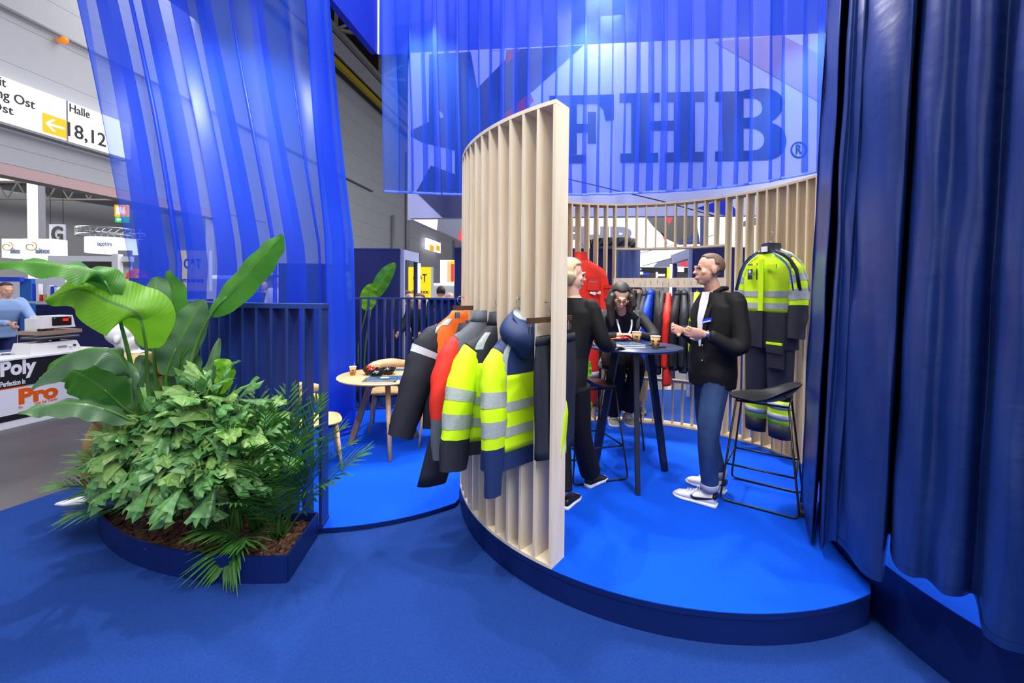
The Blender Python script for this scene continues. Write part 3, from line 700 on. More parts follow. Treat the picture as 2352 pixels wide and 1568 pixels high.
def fishtail(label, base, fronds, seed):
    r = random.Random(seed); t = thing('fishtail_palm', label, 'plant', base)
    for az, ht, ln in fronds:
        dirv = V((math.cos(math.radians(az)), math.sin(math.radians(az)), 0))
        P = cr_spline([base + V((r.uniform(-.05, .05), r.uniform(-.04, .04), 0)), base + dirv * ln * .12 + V((0, 0, ht * .65)), base + dirv * ln * .55 + V((0, 0, ht)), base + dirv * ln + V((0, 0, ht * .78))], 20)
        MB().tube(P, [.008 - .006 * i / 20 for i in range(21)], 6).obj('stem', M['stem'], t)
        sd = V((-dirv.y, dirv.x, 0))
        for k in range(9):
            i = min(20, 11 + int(k * 1.15)); p = P[i]; d = (P[min(20, i + 1)] - P[i - 1]).normalized(); s = 1 if k % 2 else -1
            if k == 8: s = 0
            dr = d * r.uniform(.6, 1.0) + sd * s * r.uniform(.7, 1.2) + V((0, 0, r.uniform(-.05, .6)))
            inst(r.choice(fm), 'leaf', t, p, look(dr, (r.uniform(-.3, .3), -.55 + r.uniform(-.3, .3), 1)), r.uniform(.17, .25))
    return t
fishtail('fishtail palm with pale ragged leaves at the left front of the planter bed', ring_pt(C2, 1.84, 243, .11), [(200, .66, .30), (238, .66, .30), (270, .62, .30), (300, .74, .28), (222, .52, .28), (330, .80, .26), (262, .82, .2), (180, .74, .26), (252, .48, .26)], 1)
fishtail('fishtail palm with ragged leaves in the middle front of the planter bed', ring_pt(C2, 1.82, 252, .11), [(225, .64, .28), (258, .60, .30), (285, .64, .28), (320, .72, .28), (240, .80, .24), (272, .46, .24), (180, .78, .28), (300, .5, .26)], 2)
fishtail('fishtail palm with ragged leaves beside the right corner of the planter bed', ring_pt(C2, 1.82, 261, .11), [(215, .64, .28), (250, .60, .30), (282, .62, .28), (318, .66, .28), (350, .76, .26), (268, .76, .22), (240, .46, .22)], 3)
fishtail('pale leaved fishtail palm behind the others against the navy slat railing', ring_pt(C2, 1.75, 256, .11), [(200, .84, .34), (240, .88, .3), (280, .86, .3), (320, .88, .34), (260, .96, .2), (220, .92, .26)], 4)

# feather palms
def frond_obj(base, az, elev, ln, droop, par, seed, m=None, n=15, lw=.0095, ll=.27):
    r = random.Random(seed); d0 = V((math.cos(math.radians(az)), math.sin(math.radians(az)), 0)); e = math.radians(elev)
    P = []
    for i in range(n + 6):
        t = i / (n + 5); P.append(base + d0 * ln * (t * math.cos(e) + .06 * t * t) + V((0, 0, ln * (t * math.sin(e) - droop * t * t))))
    mb = MB(); mb.tube(P, [.006 - .0045 * i / (len(P) - 1) for i in range(len(P))], 5); base_n = len(mb.v); uvs = [(0, .5)] * base_n
    for i in range(5, n + 6):
        t = (i - 5) / n; p = P[i]; d = (P[min(i + 1, len(P) - 1)] - P[i - 1]).normalized(); sd = d.cross(V((0, 0, 1))).normalized(); up = sd.cross(d)
        L = ll * (math.sin(PI * (.18 + .76 * t)) ** .7) * r.uniform(.85, 1.1)
        for s in (-1, 1):
            ld = (sd * s * (1 - .45 * t) + d * (.55 + .5 * t) + up * r.uniform(.0, .3)).normalized(); w = lw * r.uniform(.85, 1.2)
            wv = ld.cross(up).normalized() * w; q1 = p + ld * L * .5 + V((0, 0, -.01)); q2 = p + ld * L + V((0, 0, -.22 * L))
            k = [p - wv * .25, p + wv * .25, q1 - wv, q1 + wv, q2]
            mb.add(k, ((0, 1, 3, 2), (2, 3, 4)), 0, False); uvs += [(0, -.2), (0, .2), (.5, -1), (.5, 1), (1, 0)]
    o = mb.obj('frond', m or M['palm'], par); set_uv(o.data, uvs); return o
def palm(label, base, fronds, seed):
    t = thing('feather_palm', label, 'plant', base)
    for i, (az, el, ln, dr) in enumerate(fronds): frond_obj(base + V((rnd.uniform(-.03, .03), rnd.uniform(-.03, .03), 0)), az, el, ln, dr, t, seed * 50 + i)
    return t
palm('feather palm with narrow green fronds at the right end of the planter bed', ring_pt(C2, 1.84, 270, .11),
     [(0, 66, 1.0, .3), (20, 72, 1.0, .28), (340, 70, .95, .32), (180, 74, 1.0, .25), (150, 78, 1.1, .25), (60, 80, 1.1, .22), (290, 68, .8, .35), (255, 64, .75, .35), (215, 68, .95, .33), (100, 80, 1.15, .2), (200, 66, .9, .35), (280, 74, .95, .35), (20, 58, .85, .25), (0, 76, 1.0, .3), (320, 78, 1.05, .3), (240, 76, 1.0, .3), (345, 62, .75, .35)], 1)
palm('feather palm with dense dark fronds in the middle of the planter bed', ring_pt(C2, 1.76, 264, .11),
     [(340, 76, 1.1, .26), (200, 76, 1.1, .28), (240, 72, 1.05, .3), (290, 72, 1.05, .32), (20, 78, 1.15, .2), (160, 80, 1.15, .2), (260, 78, 1.1, .28), (310, 80, 1.15, .25), (120, 80, 1.1, .2), (225, 80, 1.2, .25), (270, 66, .85, .35), (10, 70, .9, .3), (250, 70, .95, .32), (300, 74, 1.0, .32), (330, 66, .85, .35), (215, 70, .95, .3)], 2)
palm('small feather palm with thin dark fronds leaning over the left end of the planter bed', ring_pt(C2, 1.84, 233, .11),
     [(186, 54, .72, .26), (200, 40, .62, .24), (215, 30, .42, .3), (172, 66, .85, .3), (235, 52, .5, .35), (150, 70, .9, .3), (210, 60, .75, .4)], 3)
palm('small feather palm drooping over the front rim of the planter bed', ring_pt(C2, 1.95, 265.5, .11),
     [(262, 66, .40, .95), (305, 62, .36, .5), (200, 62, .36, .45)], 4)
for a, r in ((268, 1.96), (258, 1.97), (241, 1.95)):
    MB().lathe([(.10, 0), (.105, .05), (.1, .05), (.094, .01)], ring_pt(C2, r - .04, a, .075), 24, caps=False).obj('grower_pot', M['black'], pb)
# ------------------------------------------------------------------ furniture
M['tnavy'] = mat('navy_lacquer', (34, 52, 86), .35, spec=.5)
M['navyleg'] = mat('navy_leg', (14, 22, 48), .4)
# round oak dining table
TZ = .79; TC = V((-1.35, 4.58, LZ + .003)); TR = .48
dt = thing('dining_table', 'round three legged oak table on the low blue platform', 'table', TC)
MB().lathe([(TR - .02, TZ - .022), (TR - .004, TZ - .014), (TR, TZ - .006), (TR - .004, TZ)], (TC.x, TC.y, 0), 48).obj('tabletop', M['oak'], dt)
for foot, m, r in (((-1.165, 4.144), 'oak', 0), ((-1.712, 4.581), 'oakdark', 1), ((-1.076, 4.86), 'oakdark', 1)):
    f = V((foot[0], foot[1], TC.z)); c = V((-1.318, 4.53, 0)); d = (V((f.x, f.y, 0)) - c); top = c + d * .38; top.z = TZ - .022
    if r: MB().beam(f, top, .036, .06, d).obj('leg', M[m], dt)
    else: MB().tube([f, top], [.021, .028], 12).obj('leg', M[m], dt)
MB().lathe([(.17, TZ - .035), (.17, TZ - .022)], (-1.318, 4.53, 0), 24).obj('mounting_plate', M['black'], dt)

def make_chair(label):
    t = thing('dining_chair', label, 'chair', local=True)
    mb = MB(); n = 28; rings = []
    for z, k in ((.436, .93), (.44, .98), (.452, 1), (.458, .97)):
        rings.append([((.225 * k) * math.copysign(abs(math.cos(a)) ** .6, math.cos(a)), (.215 * k) * math.copysign(abs(math.sin(a)) ** .6, math.sin(a)), z) for a in (2 * PI * j / n for j in range(n))])
    mb.loft(rings); mb.obj('seat', M['oak'], t)
    MB().box((0, 0, .42), (.32, .30, .03)).obj('seat_frame', M['dgrey'], t)
    for x in (-1, 1):
        MB().tube([(x * .20, -.20, 0), (x * .155, -.155, .435)], [.012, .017], 10).obj('leg', M['oak'], t)
        MB().tube([(x * .21, .22, 0), (x * .165, .165, .43), (x * .18, .205, .70)], [.012, .017, .012], 10).obj('leg', M['oak'], t)
    rings = []
    for i in range(17):
        a = math.radians(200 - 220 * i / 16); e = abs(i - 8) / 8; h = .085 * (1 - .62 * e ** 2); p = V((.235 * math.cos(a), .03 + .20 * math.sin(a), .715 - .02 * e))
        d = V((math.cos(a), math.sin(a), 0)); rings.append([p - d * .008 - V((0, 0, h * .8)), p + d * .008 - V((0, 0, h * .8)), p + d * .012 + V((0, 0, h)), p - d * .004 + V((0, 0, h))])
    MB().loft(rings, 0, True).obj('backrest', M['oak'], t); return t
def chair_at(c, loc, rz): c.location = loc; c.rotation_euler = (0, 0, rz)
ch = make_chair('oak dining chair facing us at the far side of the round oak table')
chair_at(ch, (-1.47, 5.17, LZ + .003), math.radians(10))
dup(ch, (-1.80, 3.98, LZ + .003), math.radians(118), 'oak dining chair partly hidden behind the navy slat railing and palms')
dup(ch, (-.80, 4.72, LZ + .003), math.radians(-80), 'oak dining chair hidden behind the hanging orange and dark jacket')

# bar table
BT = V((1.013, 3.58, PZ + .003)); BZT = 1.25; BR = .39
bt = thing('bar_table', 'tall round navy bar table with three slanted legs on the round platform', 'table', BT)
MB().lathe([(BR - .03, BZT - .022), (BR - .006, BZT - .014), (BR, BZT - .006), (BR - .004, BZT)], (BT.x, BT.y, 0), 56).obj('tabletop', M['tnavy'], bt)
for fx, fy in ((.964, 3.24), (1.325, 3.68), (.745, 3.77)):
    f = V((fx, fy, BT.z)); d = V((fx - BT.x, fy - BT.y, 0)); top = V((BT.x, BT.y, 0)) + d * .45; top.z = BZT - .022
    MB().beam(f, top, .034, .05, d, w2=.038, h2=.062).obj('leg', M['navyleg'], bt)
MB().lathe([(.16, BZT - .036), (.16, BZT - .022)], (BT.x, BT.y, 0), 24).obj('mounting_plate', M['black'], bt)

def make_stool(label):
    t = thing('bar_stool', label, 'stool', local=True); r = .0075; bx, by, tx, ty, zt = .245, .235, .165, .15, .735
    for y in (-1, 1):
        P = [V((-tx, y * ty, zt)), V((-bx + .004, y * by * .99, .05)), V((-bx + .008, y * by, .022)), V((-bx + .03, y * by, .010)), V((bx - .03, y * by, .010)), V((bx - .008, y * by, .022)), V((bx - .004, y * by * .99, .05)), V((tx, y * ty, zt))]
        MB().tube(P, r, 8).obj('side_frame', M['blackmetal'], t)
        for x in (-1, 1): MB().box((x * (bx - .07), y * by, .0045), (.05, .012, .007)).obj('glide', M['black'], t)
    def lx(z, x, y): f = z / zt; return V((x * (bx + (tx - bx) * f), y * (by + (ty - by) * f), z))
    q = [lx(.27, -1, -1), lx(.27, 1, -1), lx(.27, 1, 1), lx(.27, -1, 1)]
    for i in range(4): MB().tube([q[i], q[(i + 1) % 4]], r * .95, 8).obj('footrest', M['blackmetal'], t)
    MB().tube([lx(zt, -1, -1), lx(zt, 1, -1), lx(zt, 1, 1), lx(zt, -1, 1), lx(zt, -1, -1)], r, 8).obj('seat_ring', M['blackmetal'], t)
    n, m = 18, 14; top, bot = [], []
    for i in range(m + 1):
        a, b = [], []
        for j in range(n):
            rr = i / m; th = 2 * PI * j / n; x = rr * math.cos(th); y = rr * math.sin(th)
            X = .235 * x * (1 if x > 0 else 1.0); Y = .235 * y * (1 - .12 * max(0, -x)); e = rr ** 2.4
            z = .75 + .016 * e + .115 * e * smooth(-.25, 1, x) - .012 * smooth(.3, 1, -x) * e
            a.append((X, Y, z)); b.append((X * .985, Y * .985, z - .012 - .004 * (1 - rr)))
        top.append(a); bot.append(b)
    mb = MB(); mb.loft(top + bot[::-1], 0, True, True); mb.obj('seat_shell', M['black'], t); return t
st = make_stool('black bar stool with wire sled base in front of the navy satin curtain')
st.location = (1.89, 3.213, PZ + .003); st.rotation_euler = (0, 0, math.radians(-36))
dup(st, (.66, 3.66, PZ + .003), math.radians(196), 'black bar stool behind the legs of the woman in the black suit')
dup(st, (1.12, 4.42, PZ + .003), math.radians(75), 'black bar stool under the seated woman with glasses')

# things on the tables
def cone_text(name, body, c, r0, r1, h, z0, z1, ang, width, m, par):
    cu = bpy.data.curves.new('t', 'FONT'); cu.body = body; cu.resolution_u = 2; cu.extrude = .01; cu.offset = .025
    to = bpy.data.objects.new('t', cu); COL.objects.link(to); bpy.context.view_layer.update()
    me = bpy.data.meshes.new_from_object(to.evaluated_get(bpy.context.evaluated_depsgraph_get())); bpy.data.objects.remove(to)
    xs = [v.co.x for v in me.vertices]; ys = [v.co.y for v in me.vertices]; x0, x1, y0, y1 = min(xs), max(xs), min(ys), max(ys); out = []
    for v in me.vertices:
        z = z0 + (v.co.y - y0) / (y1 - y0) * (z1 - z0); r = r0 + (r1 - r0) * z / h + .0006 + (.0006 if v.co.z > 0 else 0)
        a = ang + ((v.co.x - x0) / (x1 - x0) - .5) * width; out.append((c[0] + r * math.cos(a), c[1] + r * math.sin(a), c[2] + z))
    mb = MB(); mb.add(out, [tuple(p.vertices) for p in me.polygons]); mb.obj(name, m, par)
M['kraft'] = mat('kraft_paper', (206, 164, 108), .7, var=.04, scale=30)
M['cupw'] = mat('cup_rim', (236, 236, 232), .6)
def cup(label, c, ang, stick=None, s=1.0):
    t = thing('paper_cup', label, 'cup', c); r0, r1, h = .028 * s, .039 * s, .098 * s
    MB().lathe([(r0, 0), (r1, h), (r1 - .002, h), (r1 - .004, h - .02)], c, 24).obj('cup_wall', M['kraft'], t)
    MB().lathe([(r1, h - .004), (r1 + .0025, h - .002), (r1 + .0025, h + .002), (r1, h + .003), (r1 - .003, h)], c, 24, caps=False).obj('rim', M['cupw'], t)
    for da, a, b in ((0, "I'M", 'HOT!'), (1.5, "I'M", 'HOT!'), (-1.5, "I'M", 'HOT!')):
        cone_text('print', a, c, r0, r1, h, h * .50, h * .72, ang + da, .85, M['black'], t); cone_text('print', b, c, r0, r1, h, h * .22, h * .44, ang + da, .85, M['black'], t)
    if stick: MB().beam(V(c) + V((0, 0, .02)), V(c) + V(stick), .005, .0015).obj('stirrer', M['cupw'], t)
cup('paper coffee cup with a white stirrer at the back of the navy bar table', V((1.06 + .03, 3.76, BZT)), -1.95, (.035, 0, .145))
cup('paper coffee cup without stirrer near the front edge of the navy bar table', V((1.14, 3.42, BZT)), -1.1, s=.98)
cup('paper coffee cup standing alone at the left rim of the oak table', V((-1.68, 4.56, TZ)), -1.25, (.02, 0, .135), .92)
cup('paper coffee cup half hidden behind the red bowl of sachets on the oak table', V((-1.47, 4.74, TZ)), -1.25, s=.92)
M['bowlb'] = mat('black_gloss_bowl', (14, 14, 16), .12)
def bowl(label, c, r=.085, h=.062):
    t = thing('bowl', label, 'bowl', c)
    MB().lathe([(r * .55, 0), (r * .8, h * .4), (r, h), (r - .004, h), (r * .76, h * .42), (r * .5, .006)], c, 24).obj('bowl_wall', M['bowlb'], t)
    mb = MB()
    for k in range(18): a = 2 * PI * k / 18; mb.ell((c[0] + r * .99 * math.cos(a), c[1] + r * .99 * math.sin(a), c[2] + h), (.007, .007, .006), n=6, m=4)
    mb.obj('beaded_rim', M['bowlb'], t); return t
bwl = [bowl('black beaded bowl full of red sachets at the left of the oak table', V((-1.50, 4.60, TZ))), bowl('black beaded bowl in front of the bowl of red sachets on the oak table', V((-1.395, 4.44, TZ))),
       bowl('black beaded bowl behind the brochures in the middle of the oak table', V((-1.33, 4.63, TZ))), bowl('black beaded bowl at the far right of the oak table', V((-1.06, 4.78, TZ))), bowl('black beaded bowl at the right front beside the blue notebook', V((-.985, 4.62, TZ)))]
M['redfoil'] = mat('red_foil', (214, 40, 26), .3); M['whitefoil'] = mat('white_foil', (238, 232, 228), .3); M['orangefoil'] = mat('orange_foil', (240, 110, 40), .3)
def sachet_mesh(m, k):
    mb = MB(); L, W = .034, .012; rings = []
    for x, w, h in ((-L, W, .0006), (-L * .8, W * .8, .002), (-L * .4, W, .006), (L * .4, W, .006), (L * .8, W * .8, .002), (L, W, .0006)): rings.append([(x, -w, 0), (x, 0, -h), (x, w, 0), (x, 0, h)])
    mb.loft(rings, 0, False); return mb.mesh('sachet', m)
sm = [sachet_mesh(M[k], 0) for k in ('redfoil', 'redfoil', 'whitefoil', 'orangefoil')]
r = random.Random(5)
def sachets(c, n, label, group, rad, z, up):
    for i in range(n):
        o = bpy.data.objects.new('sachet', sm[(i * 5) % 4 if i % 3 else 0]); COL.objects.link(o); a = r.uniform(0, 6.3); q = rad * math.sqrt((i + .5) / n)
        o.location = (c[0] + q * math.cos(a), c[1] + q * math.sin(a), c[2] + z + r.uniform(0, .02)); o.rotation_euler = (r.uniform(-.6, .6), -r.uniform(*up), r.uniform(0, 6.3)); tag(o, label, 'sachet', group)
sachets((-1.50, 4.60, TZ), 15, 'red and white sachet in the left bowl on the oak table', 'sachets in the oak table bowl', .055, .055, (.5, 1.3))
tb = thing('tray', 'small black tray heaped with red wrapped sweets on the navy bar table', 'tray', V((.93, 3.70, BZT)))
TCN = V((.93, 3.70, BZT)); rot = .15
MB().box(TCN + V((0, 0, .003)), (.19, .12, .006), rot).obj('tray_base', M['black'], tb)
for dx, dy, sx, sy in ((0, -.06, .19, .006), (0, .06, .19, .006), (-.095, 0, .006, .12), (.095, 0, .006, .12)):
    MB().box(TCN + V((dx * math.cos(rot) - dy * math.sin(rot), dx * math.sin(rot) + dy * math.cos(rot), .02)), (sx, sy, .04), rot).obj('tray_side', M['black'], tb)
sachets(TCN, 20, 'red wrapped sweet in the black tray on the navy bar table', 'sweets in the bar table tray', .07, .035, (-.2, .6))
def booklet(label, c, w, h, th, rz, cover, name='brochure', cat='brochure', pic=()):
    t = thing(name, label, cat, c)
    MB().box(V(c) + V((0, 0, th / 2)), (w * .985, h * .98, th * .8), rz).obj('pages', M['white'], t)
    MB().box(V(c) + V((0, 0, th - .0008)), (w, h, .0016), rz).obj('cover', cover, t)
    MB().box(V(c) + V((0, 0, .0008)), (w, h, .0016), rz).obj('back_cover', cover, t)
    ca, sa = math.cos(rz), math.sin(rz)
    for x, y, pw, ph, m in pic: MB().box(V(c) + V((x * ca - y * sa, x * sa + y * ca, th + .0006)), (pw, ph, .0012), rz).obj('cover_picture', m, t)
cv = mat('cover_blue_photo', (70, 116, 160), .25, c2=(40, 60, 84), scale=14); cg = mat('cover_grey_photo', (120, 118, 116), .25, c2=(60, 56, 54), scale=16); cb = mat('cover_blue', (46, 84, 190), .35)
booklet('thick brochure lowest in the stack at the front of the oak table', V((-1.31, 4.27, TZ)), .30, .20, .016, .12, cg)
booklet('blue photo brochure on top of the stack at the front of the oak table', V((-1.285, 4.29, TZ + .0165)), .28, .2, .010, .2, cv, pic=((.02, .02, .08, .05, M['white']), (-.06, -.03, .1, .06, cg)))
booklet('dark photo brochure lying flat behind the stack on the oak table', V((-1.19, 4.47, TZ)), .22, .14, .005, .1, cg)
booklet('plain blue notebook at the right of the oak table', V((-1.07, 4.40, TZ)), .21, .15, .008, .15, cb, 'notebook', 'notebook')
booklet('blue topped brochure at the far back of the oak table beside the bowl', V((-1.22, 4.86, TZ)), .17, .12, .01, .1, cv)
booklet('thick grey brochure at the bottom of the pile on the navy bar table', V((.91, 3.50, BZT)), .21, .28, .016, -1.35, cg)
booklet('blue topped brochure on top of the pile on the navy bar table', V((.915, 3.505, BZT + .0165)), .2, .27, .012, -1.30, cv)
booklet('thin leaflet with a yellow stripe at the back left of the navy bar table', V((.80, 3.68, BZT)), .15, .2, .004, .5, mat('leaflet', (196, 194, 170), .4), 'leaflet', 'leaflet', pic=((0, .02, .12, .03, mat('yellow_print', (210, 180, 60), .5)),))
M['glass'] = mat('clear_glass', (220, 226, 230), .05); M['glass'].node_tree.nodes['Principled BSDF'].inputs['Transmission Weight'].default_value = .9
MB().lathe([(.03, 0), (.036, .02), (.034, .02), (.026, .006)], (1.10, 3.69, BZT), 20)
tag(MB().lathe([(.042, 0), (.045, .012), (.042, .012), (.036, .004)], (1.185, 3.60, BZT), 20).obj('glass_dish', M['glass']), 'low clear glass dish beside the cups on the navy bar table', 'dish')
tag(MB().box((1.2, 3.47, BZT + .004), (.07, .035, .008), .3).obj('sunglasses_case', M['black']), 'small flat black case behind the front cup on the navy bar table', 'case')

# floor sockets by the curtain
for i, (px, py, lab) in enumerate(((1853, 1168, 'black floor power socket nearest the bar stool, rear one of the pair'), (1850, 1186, 'black floor power socket, front one of the pair beside the satin curtain'))):
    c = gz(px, py, PZ + .003); t = thing('power_socket', lab, 'socket', c); rz = -.35
    MB().box(c + V((0, 0, .016)), (.085, .05, .032), rz).obj('housing', M['dgrey'], t)
    MB().box(c + V((-.004, -.024, .016)), (.05, .012, .022), rz).obj('outlet', M['black'], t)
# potted plant behind the left stool
pc = gz(1329, 1020, PZ + .003); pc.x -= .03
pp = thing('potted_plant', 'small plant with broad green leaves in a dark blue pot by the slat screen', 'plant', pc)
MB().lathe([(.075, 0), (.09, .15), (.084, .15), (.08, .13)], pc, 20).obj('pot', mat('blue_pot', (18, 34, 60), .4), pp)
for i, (dx, dy, z, az) in enumerate(((.12, -.05, .85, 0), (.03, -.1, .5, -1.4), (-.1, .0, .62, 3), (.16, .05, .42, .4))):
    tip = pc + V((dx, dy, z)); mid = pc + V((dx * .4, dy * .4, z * .62))
    MB().tube([pc + V((0, 0, .12)), mid], [.006, .004], 6).obj('stem', M['stem'], pp)
    leaf_obj('leaf', [mid, mid.lerp(tip, .5) + V((dx * .1, dy * .1, .03)), tip], .1, (dx + .01, -1, .3), M['ban_y'], pp, .2, seed=i)
# ------------------------------------------------------------------ hanging workwear
M['hv'] = mat('hi_vis_yellow', (206, 246, 0), .6, bump=.1, bscale=14, c2=(196, 238, 0), scale=3)
M['orange'] = mat('hi_vis_orange', (252, 116, 14), .6, bump=.1, bscale=14, c2=(244, 104, 8), scale=3)
M['red'] = mat('work_red', (222, 44, 28), .6, bump=.12, bscale=12, c2=(208, 34, 20), scale=3)
M['bnavy'] = mat('dark_navy_cloth', (30, 34, 46), .65, bump=.12, bscale=12, c2=(24, 27, 38), scale=3)
M['navycl'] = mat('navy_cloth', (20, 44, 92), .6, bump=.12, bscale=12)
M['gcl'] = mat('grey_cloth', (92, 98, 108), .65, bump=.12, bscale=12)
M['refl'] = mat('reflective_tape', (168, 178, 176), .4, c2=(140, 150, 150), scale=60, stretch=(1, 1, 4), spec=.6)
M['refl2'] = mat('plain_reflective_tape', (186, 190, 196), .35, spec=.6)
M['blk'] = mat('black_cloth', (20, 21, 25), .75, bump=.1, bscale=14)
M['blue'] = mat('royal_blue_cloth', (14, 66, 220), .6, bump=.1, bscale=14)
M['teal'] = mat('petrol_cloth', (22, 52, 78), .65)
M['lining'] = mat('silver_lining', (158, 168, 174), .5, bump=.2, bscale=30)
def interp(P, z):
    if z >= P[0][0]: return P[0][1:]
    for a, b in zip(P, P[1:]):
        if z >= b[0]:
            f = (a[0] - z) / (a[0] - b[0]); return tuple(x + (y - x) * f for x, y in zip(a[1:], b[1:]))
    return P[-1][1:]
JP = [(.02, .055, .046), (-.02, .068, .050), (-.05, .105, .054), (-.09, .155, .058), (-.135, .20, .062), (-.19, .228, .066), (-.3, .240, .070), (-.55, .25, .074), (-.82, .262, .08)]
CP = [(0, .062, .06), (-.03, .078, .065), (-.05, .115, .07), (-.085, .175, .076), (-.12, .222, .082), (-.17, .245, .09), (-.3, .248, .10), (-.5, .225, .10), (-.8, .25, .11), (-.95, .245, .105)]
def torso_ring(prof, z, off, seed, sx=1, sd=1, n=30):
    w, d = interp(prof, z); w, d = w * sx + off, d * sd + off; out = []
    for k in range(n):
        a = 2 * PI * k / n; c, s = math.cos(a), math.sin(a); am = min(1, max(0, (-z - .15) / .4)) * .045
        r = 1 + am * math.sin(5 * a + seed + z * 2) + am * .6 * math.sin(9 * a + seed * 2 - z * 5)
        out.append(V((w * math.copysign(abs(c) ** .75, c) * r, d * math.copysign(abs(s) ** .75, s) * r, z)))
    return out
def torso(t, prof, pieces, seed=0, sx=1, sd=1):
    for nm, za, zb, m, off in pieces:
        k = max(2, int((za - zb) / .03)); MB().loft([torso_ring(prof, za + (zb - za) * i / k, off, seed, sx, sd) for i in range(k + 1)], 0, True, off == 0).obj(nm, M[m], t)
def strip(t, prof, th0, th1, za, zb, m, seed=0, sx=1, sd=1, off=.004, nm='reflective_strip'):
    rings = []
    for i in range(13):
        z = za + (zb - za) * i / 12; R = torso_ring(prof, z, off, seed, sx, sd, 120); k0, k1 = int(th0 / 3), int(th1 / 3); rings.append(R[k0:k1 + 1])
    MB().loft(rings, 0, True, False, False).obj(nm, M[m], t)
def sleeve(t, P, R, pieces, flat=.56, up=(0, 1, 0), n=14, seed=0):
    Q = cr_spline(P, 40); rr = [R[min(int(i / 40 * (len(R) - 1)), len(R) - 2)] for i in range(41)]
    rad = [R[int(min(i / 40 * (len(R) - 1), len(R) - 1.001))] * (1 - ((i / 40 * (len(R) - 1)) % 1)) + R[int(min(i / 40 * (len(R) - 1), len(R) - 1.001)) + 1] * ((i / 40 * (len(R) - 1)) % 1) if i < 40 else R[-1] for i in range(41)]
    for nm, a, b, m, off in pieces:
        i0, i1 = int(a * 40), int(b * 40); rings = []
        for i in range(i0, i1 + 1):
            d = (Q[min(40, i + 1)] - Q[max(0, i - 1)]).normalized(); s = d.cross(V(up)).normalized(); v = s.cross(d); r0 = rad[i] + off
            rings.append([Q[i] + s * r0 * math.cos(2 * PI * k / n) * (1 + min(1, i / 14) * (.05 * math.sin(i * .9 + k * 2 + seed) + .03 * math.sin(i * .37 + k + seed * 3))) + v * r0 * flat * math.sin(2 * PI * k / n) * (1 + min(1, i / 14) * .11 * math.sin(i * .7 + k * 3 + seed)) for k in range(n)])
        MB().loft(rings, 0, True, a == 0).obj(nm, M[m], t)
def hanger_parts(name, label, loc, yaw, w=.11, clips=False, hook=.1):
    t = thing(name, label, 'hanger', local=True); t.location = loc; t.rotation_euler = (0, 0, yaw)
    if clips:
        MB().box((0, 0, 0), (w * 2, .014, .03)).obj('bar', M['walnut'], t)
        for x in (-1, 1):
            MB().tube([(x * (w - .03), 0, -.012), (x * (w - .03), 0, -.05)], .002, 5).obj('clip_wire', M['steel'], t)
            MB().box((x * (w - .03), .008, -.05), (.03, .006, .04)).box((x * (w - .03), -.008, -.05), (.03, .006, .04)).obj('clip', M['steel'], t)
    else:
        rings = []
        for i in range(13):
            x = -w + 2 * w * i / 12; e = abs(x) / w; z = .012 - .15 * e ** 1.25; h = .03 - .016 * e
            rings.append([(x, -.009, z - h), (x, .009, z - h), (x, .009, z + .006), (x, -.009, z + .006)])
        MB().loft(rings, 0, True).obj('shoulder_bar', M['walnut'], t)
    P = [V((0, 0, .015)), V((0, 0, hook * .45)), V((.022, 0, hook * .62))] + [V((.0 + .024 * math.cos(a), 0, hook * .78 + .026 * math.sin(a))) for a in (x * PI / 8 for x in range(-1, 9))]
    MB().tube(P, .0022, 6).obj('hook', M['steel'], t); return t
def gap_place(a, rr): return ring_pt(C1, rr, a, 0)
def wall_jacket(name, label, a, z, build, out=0.0, cat='jacket', hang='wooden hanger of the '):
    p = ring_pt(C1, R1 - SW / 2 + out, a, z); t = thing(name, label, cat, local=True); t.location = p; t.rotation_euler = (0, 0, math.radians(a)); build(t); return t
# orange and dark jacket, leftmost
def j_orange(t):
    torso(t, JP, [('yoke', -.0, -.52, 'orange', 0), ('lower_body', -.52, -.82, 'bnavy', .001)], 1)
    strip(t, JP, 30, 62, -.055, -.10, 'refl2', 1); strip(t, JP, 18, 36, -.10, -.22, 'refl2', 1)
    for x in (1, -1):
        sleeve(t, [(x * .12, 0, -.14), (x * .215, .0, -.24), (x * .30, .02, -.46), (x * .42, .03, -.86)], [.07, .11, .115, .085], [('sleeve', 0, 1, 'bnavy', 0), ('reflective_strip', .42, .49, 'refl2', .003), ('cuff', .95, 1, 'bnavy', .003)])
    MB().tube([(.21, -.055, -.12), (.30, -.05, -.3), (.35, -.04, -.5)], .03, 8, flat=.3).obj('piping', M['red'], t)
wall_jacket('work_jacket', 'orange and dark navy work jacket with plain silver tape, leftmost on the front screen', 198.6, 1.55, j_orange, .11)
hanger_parts('coat_hanger', 'dark wooden hanger inside the orange and dark navy jacket', ring_pt(C1, R1 - SW / 2 + .11, 198.6, 1.55), math.radians(198.6))
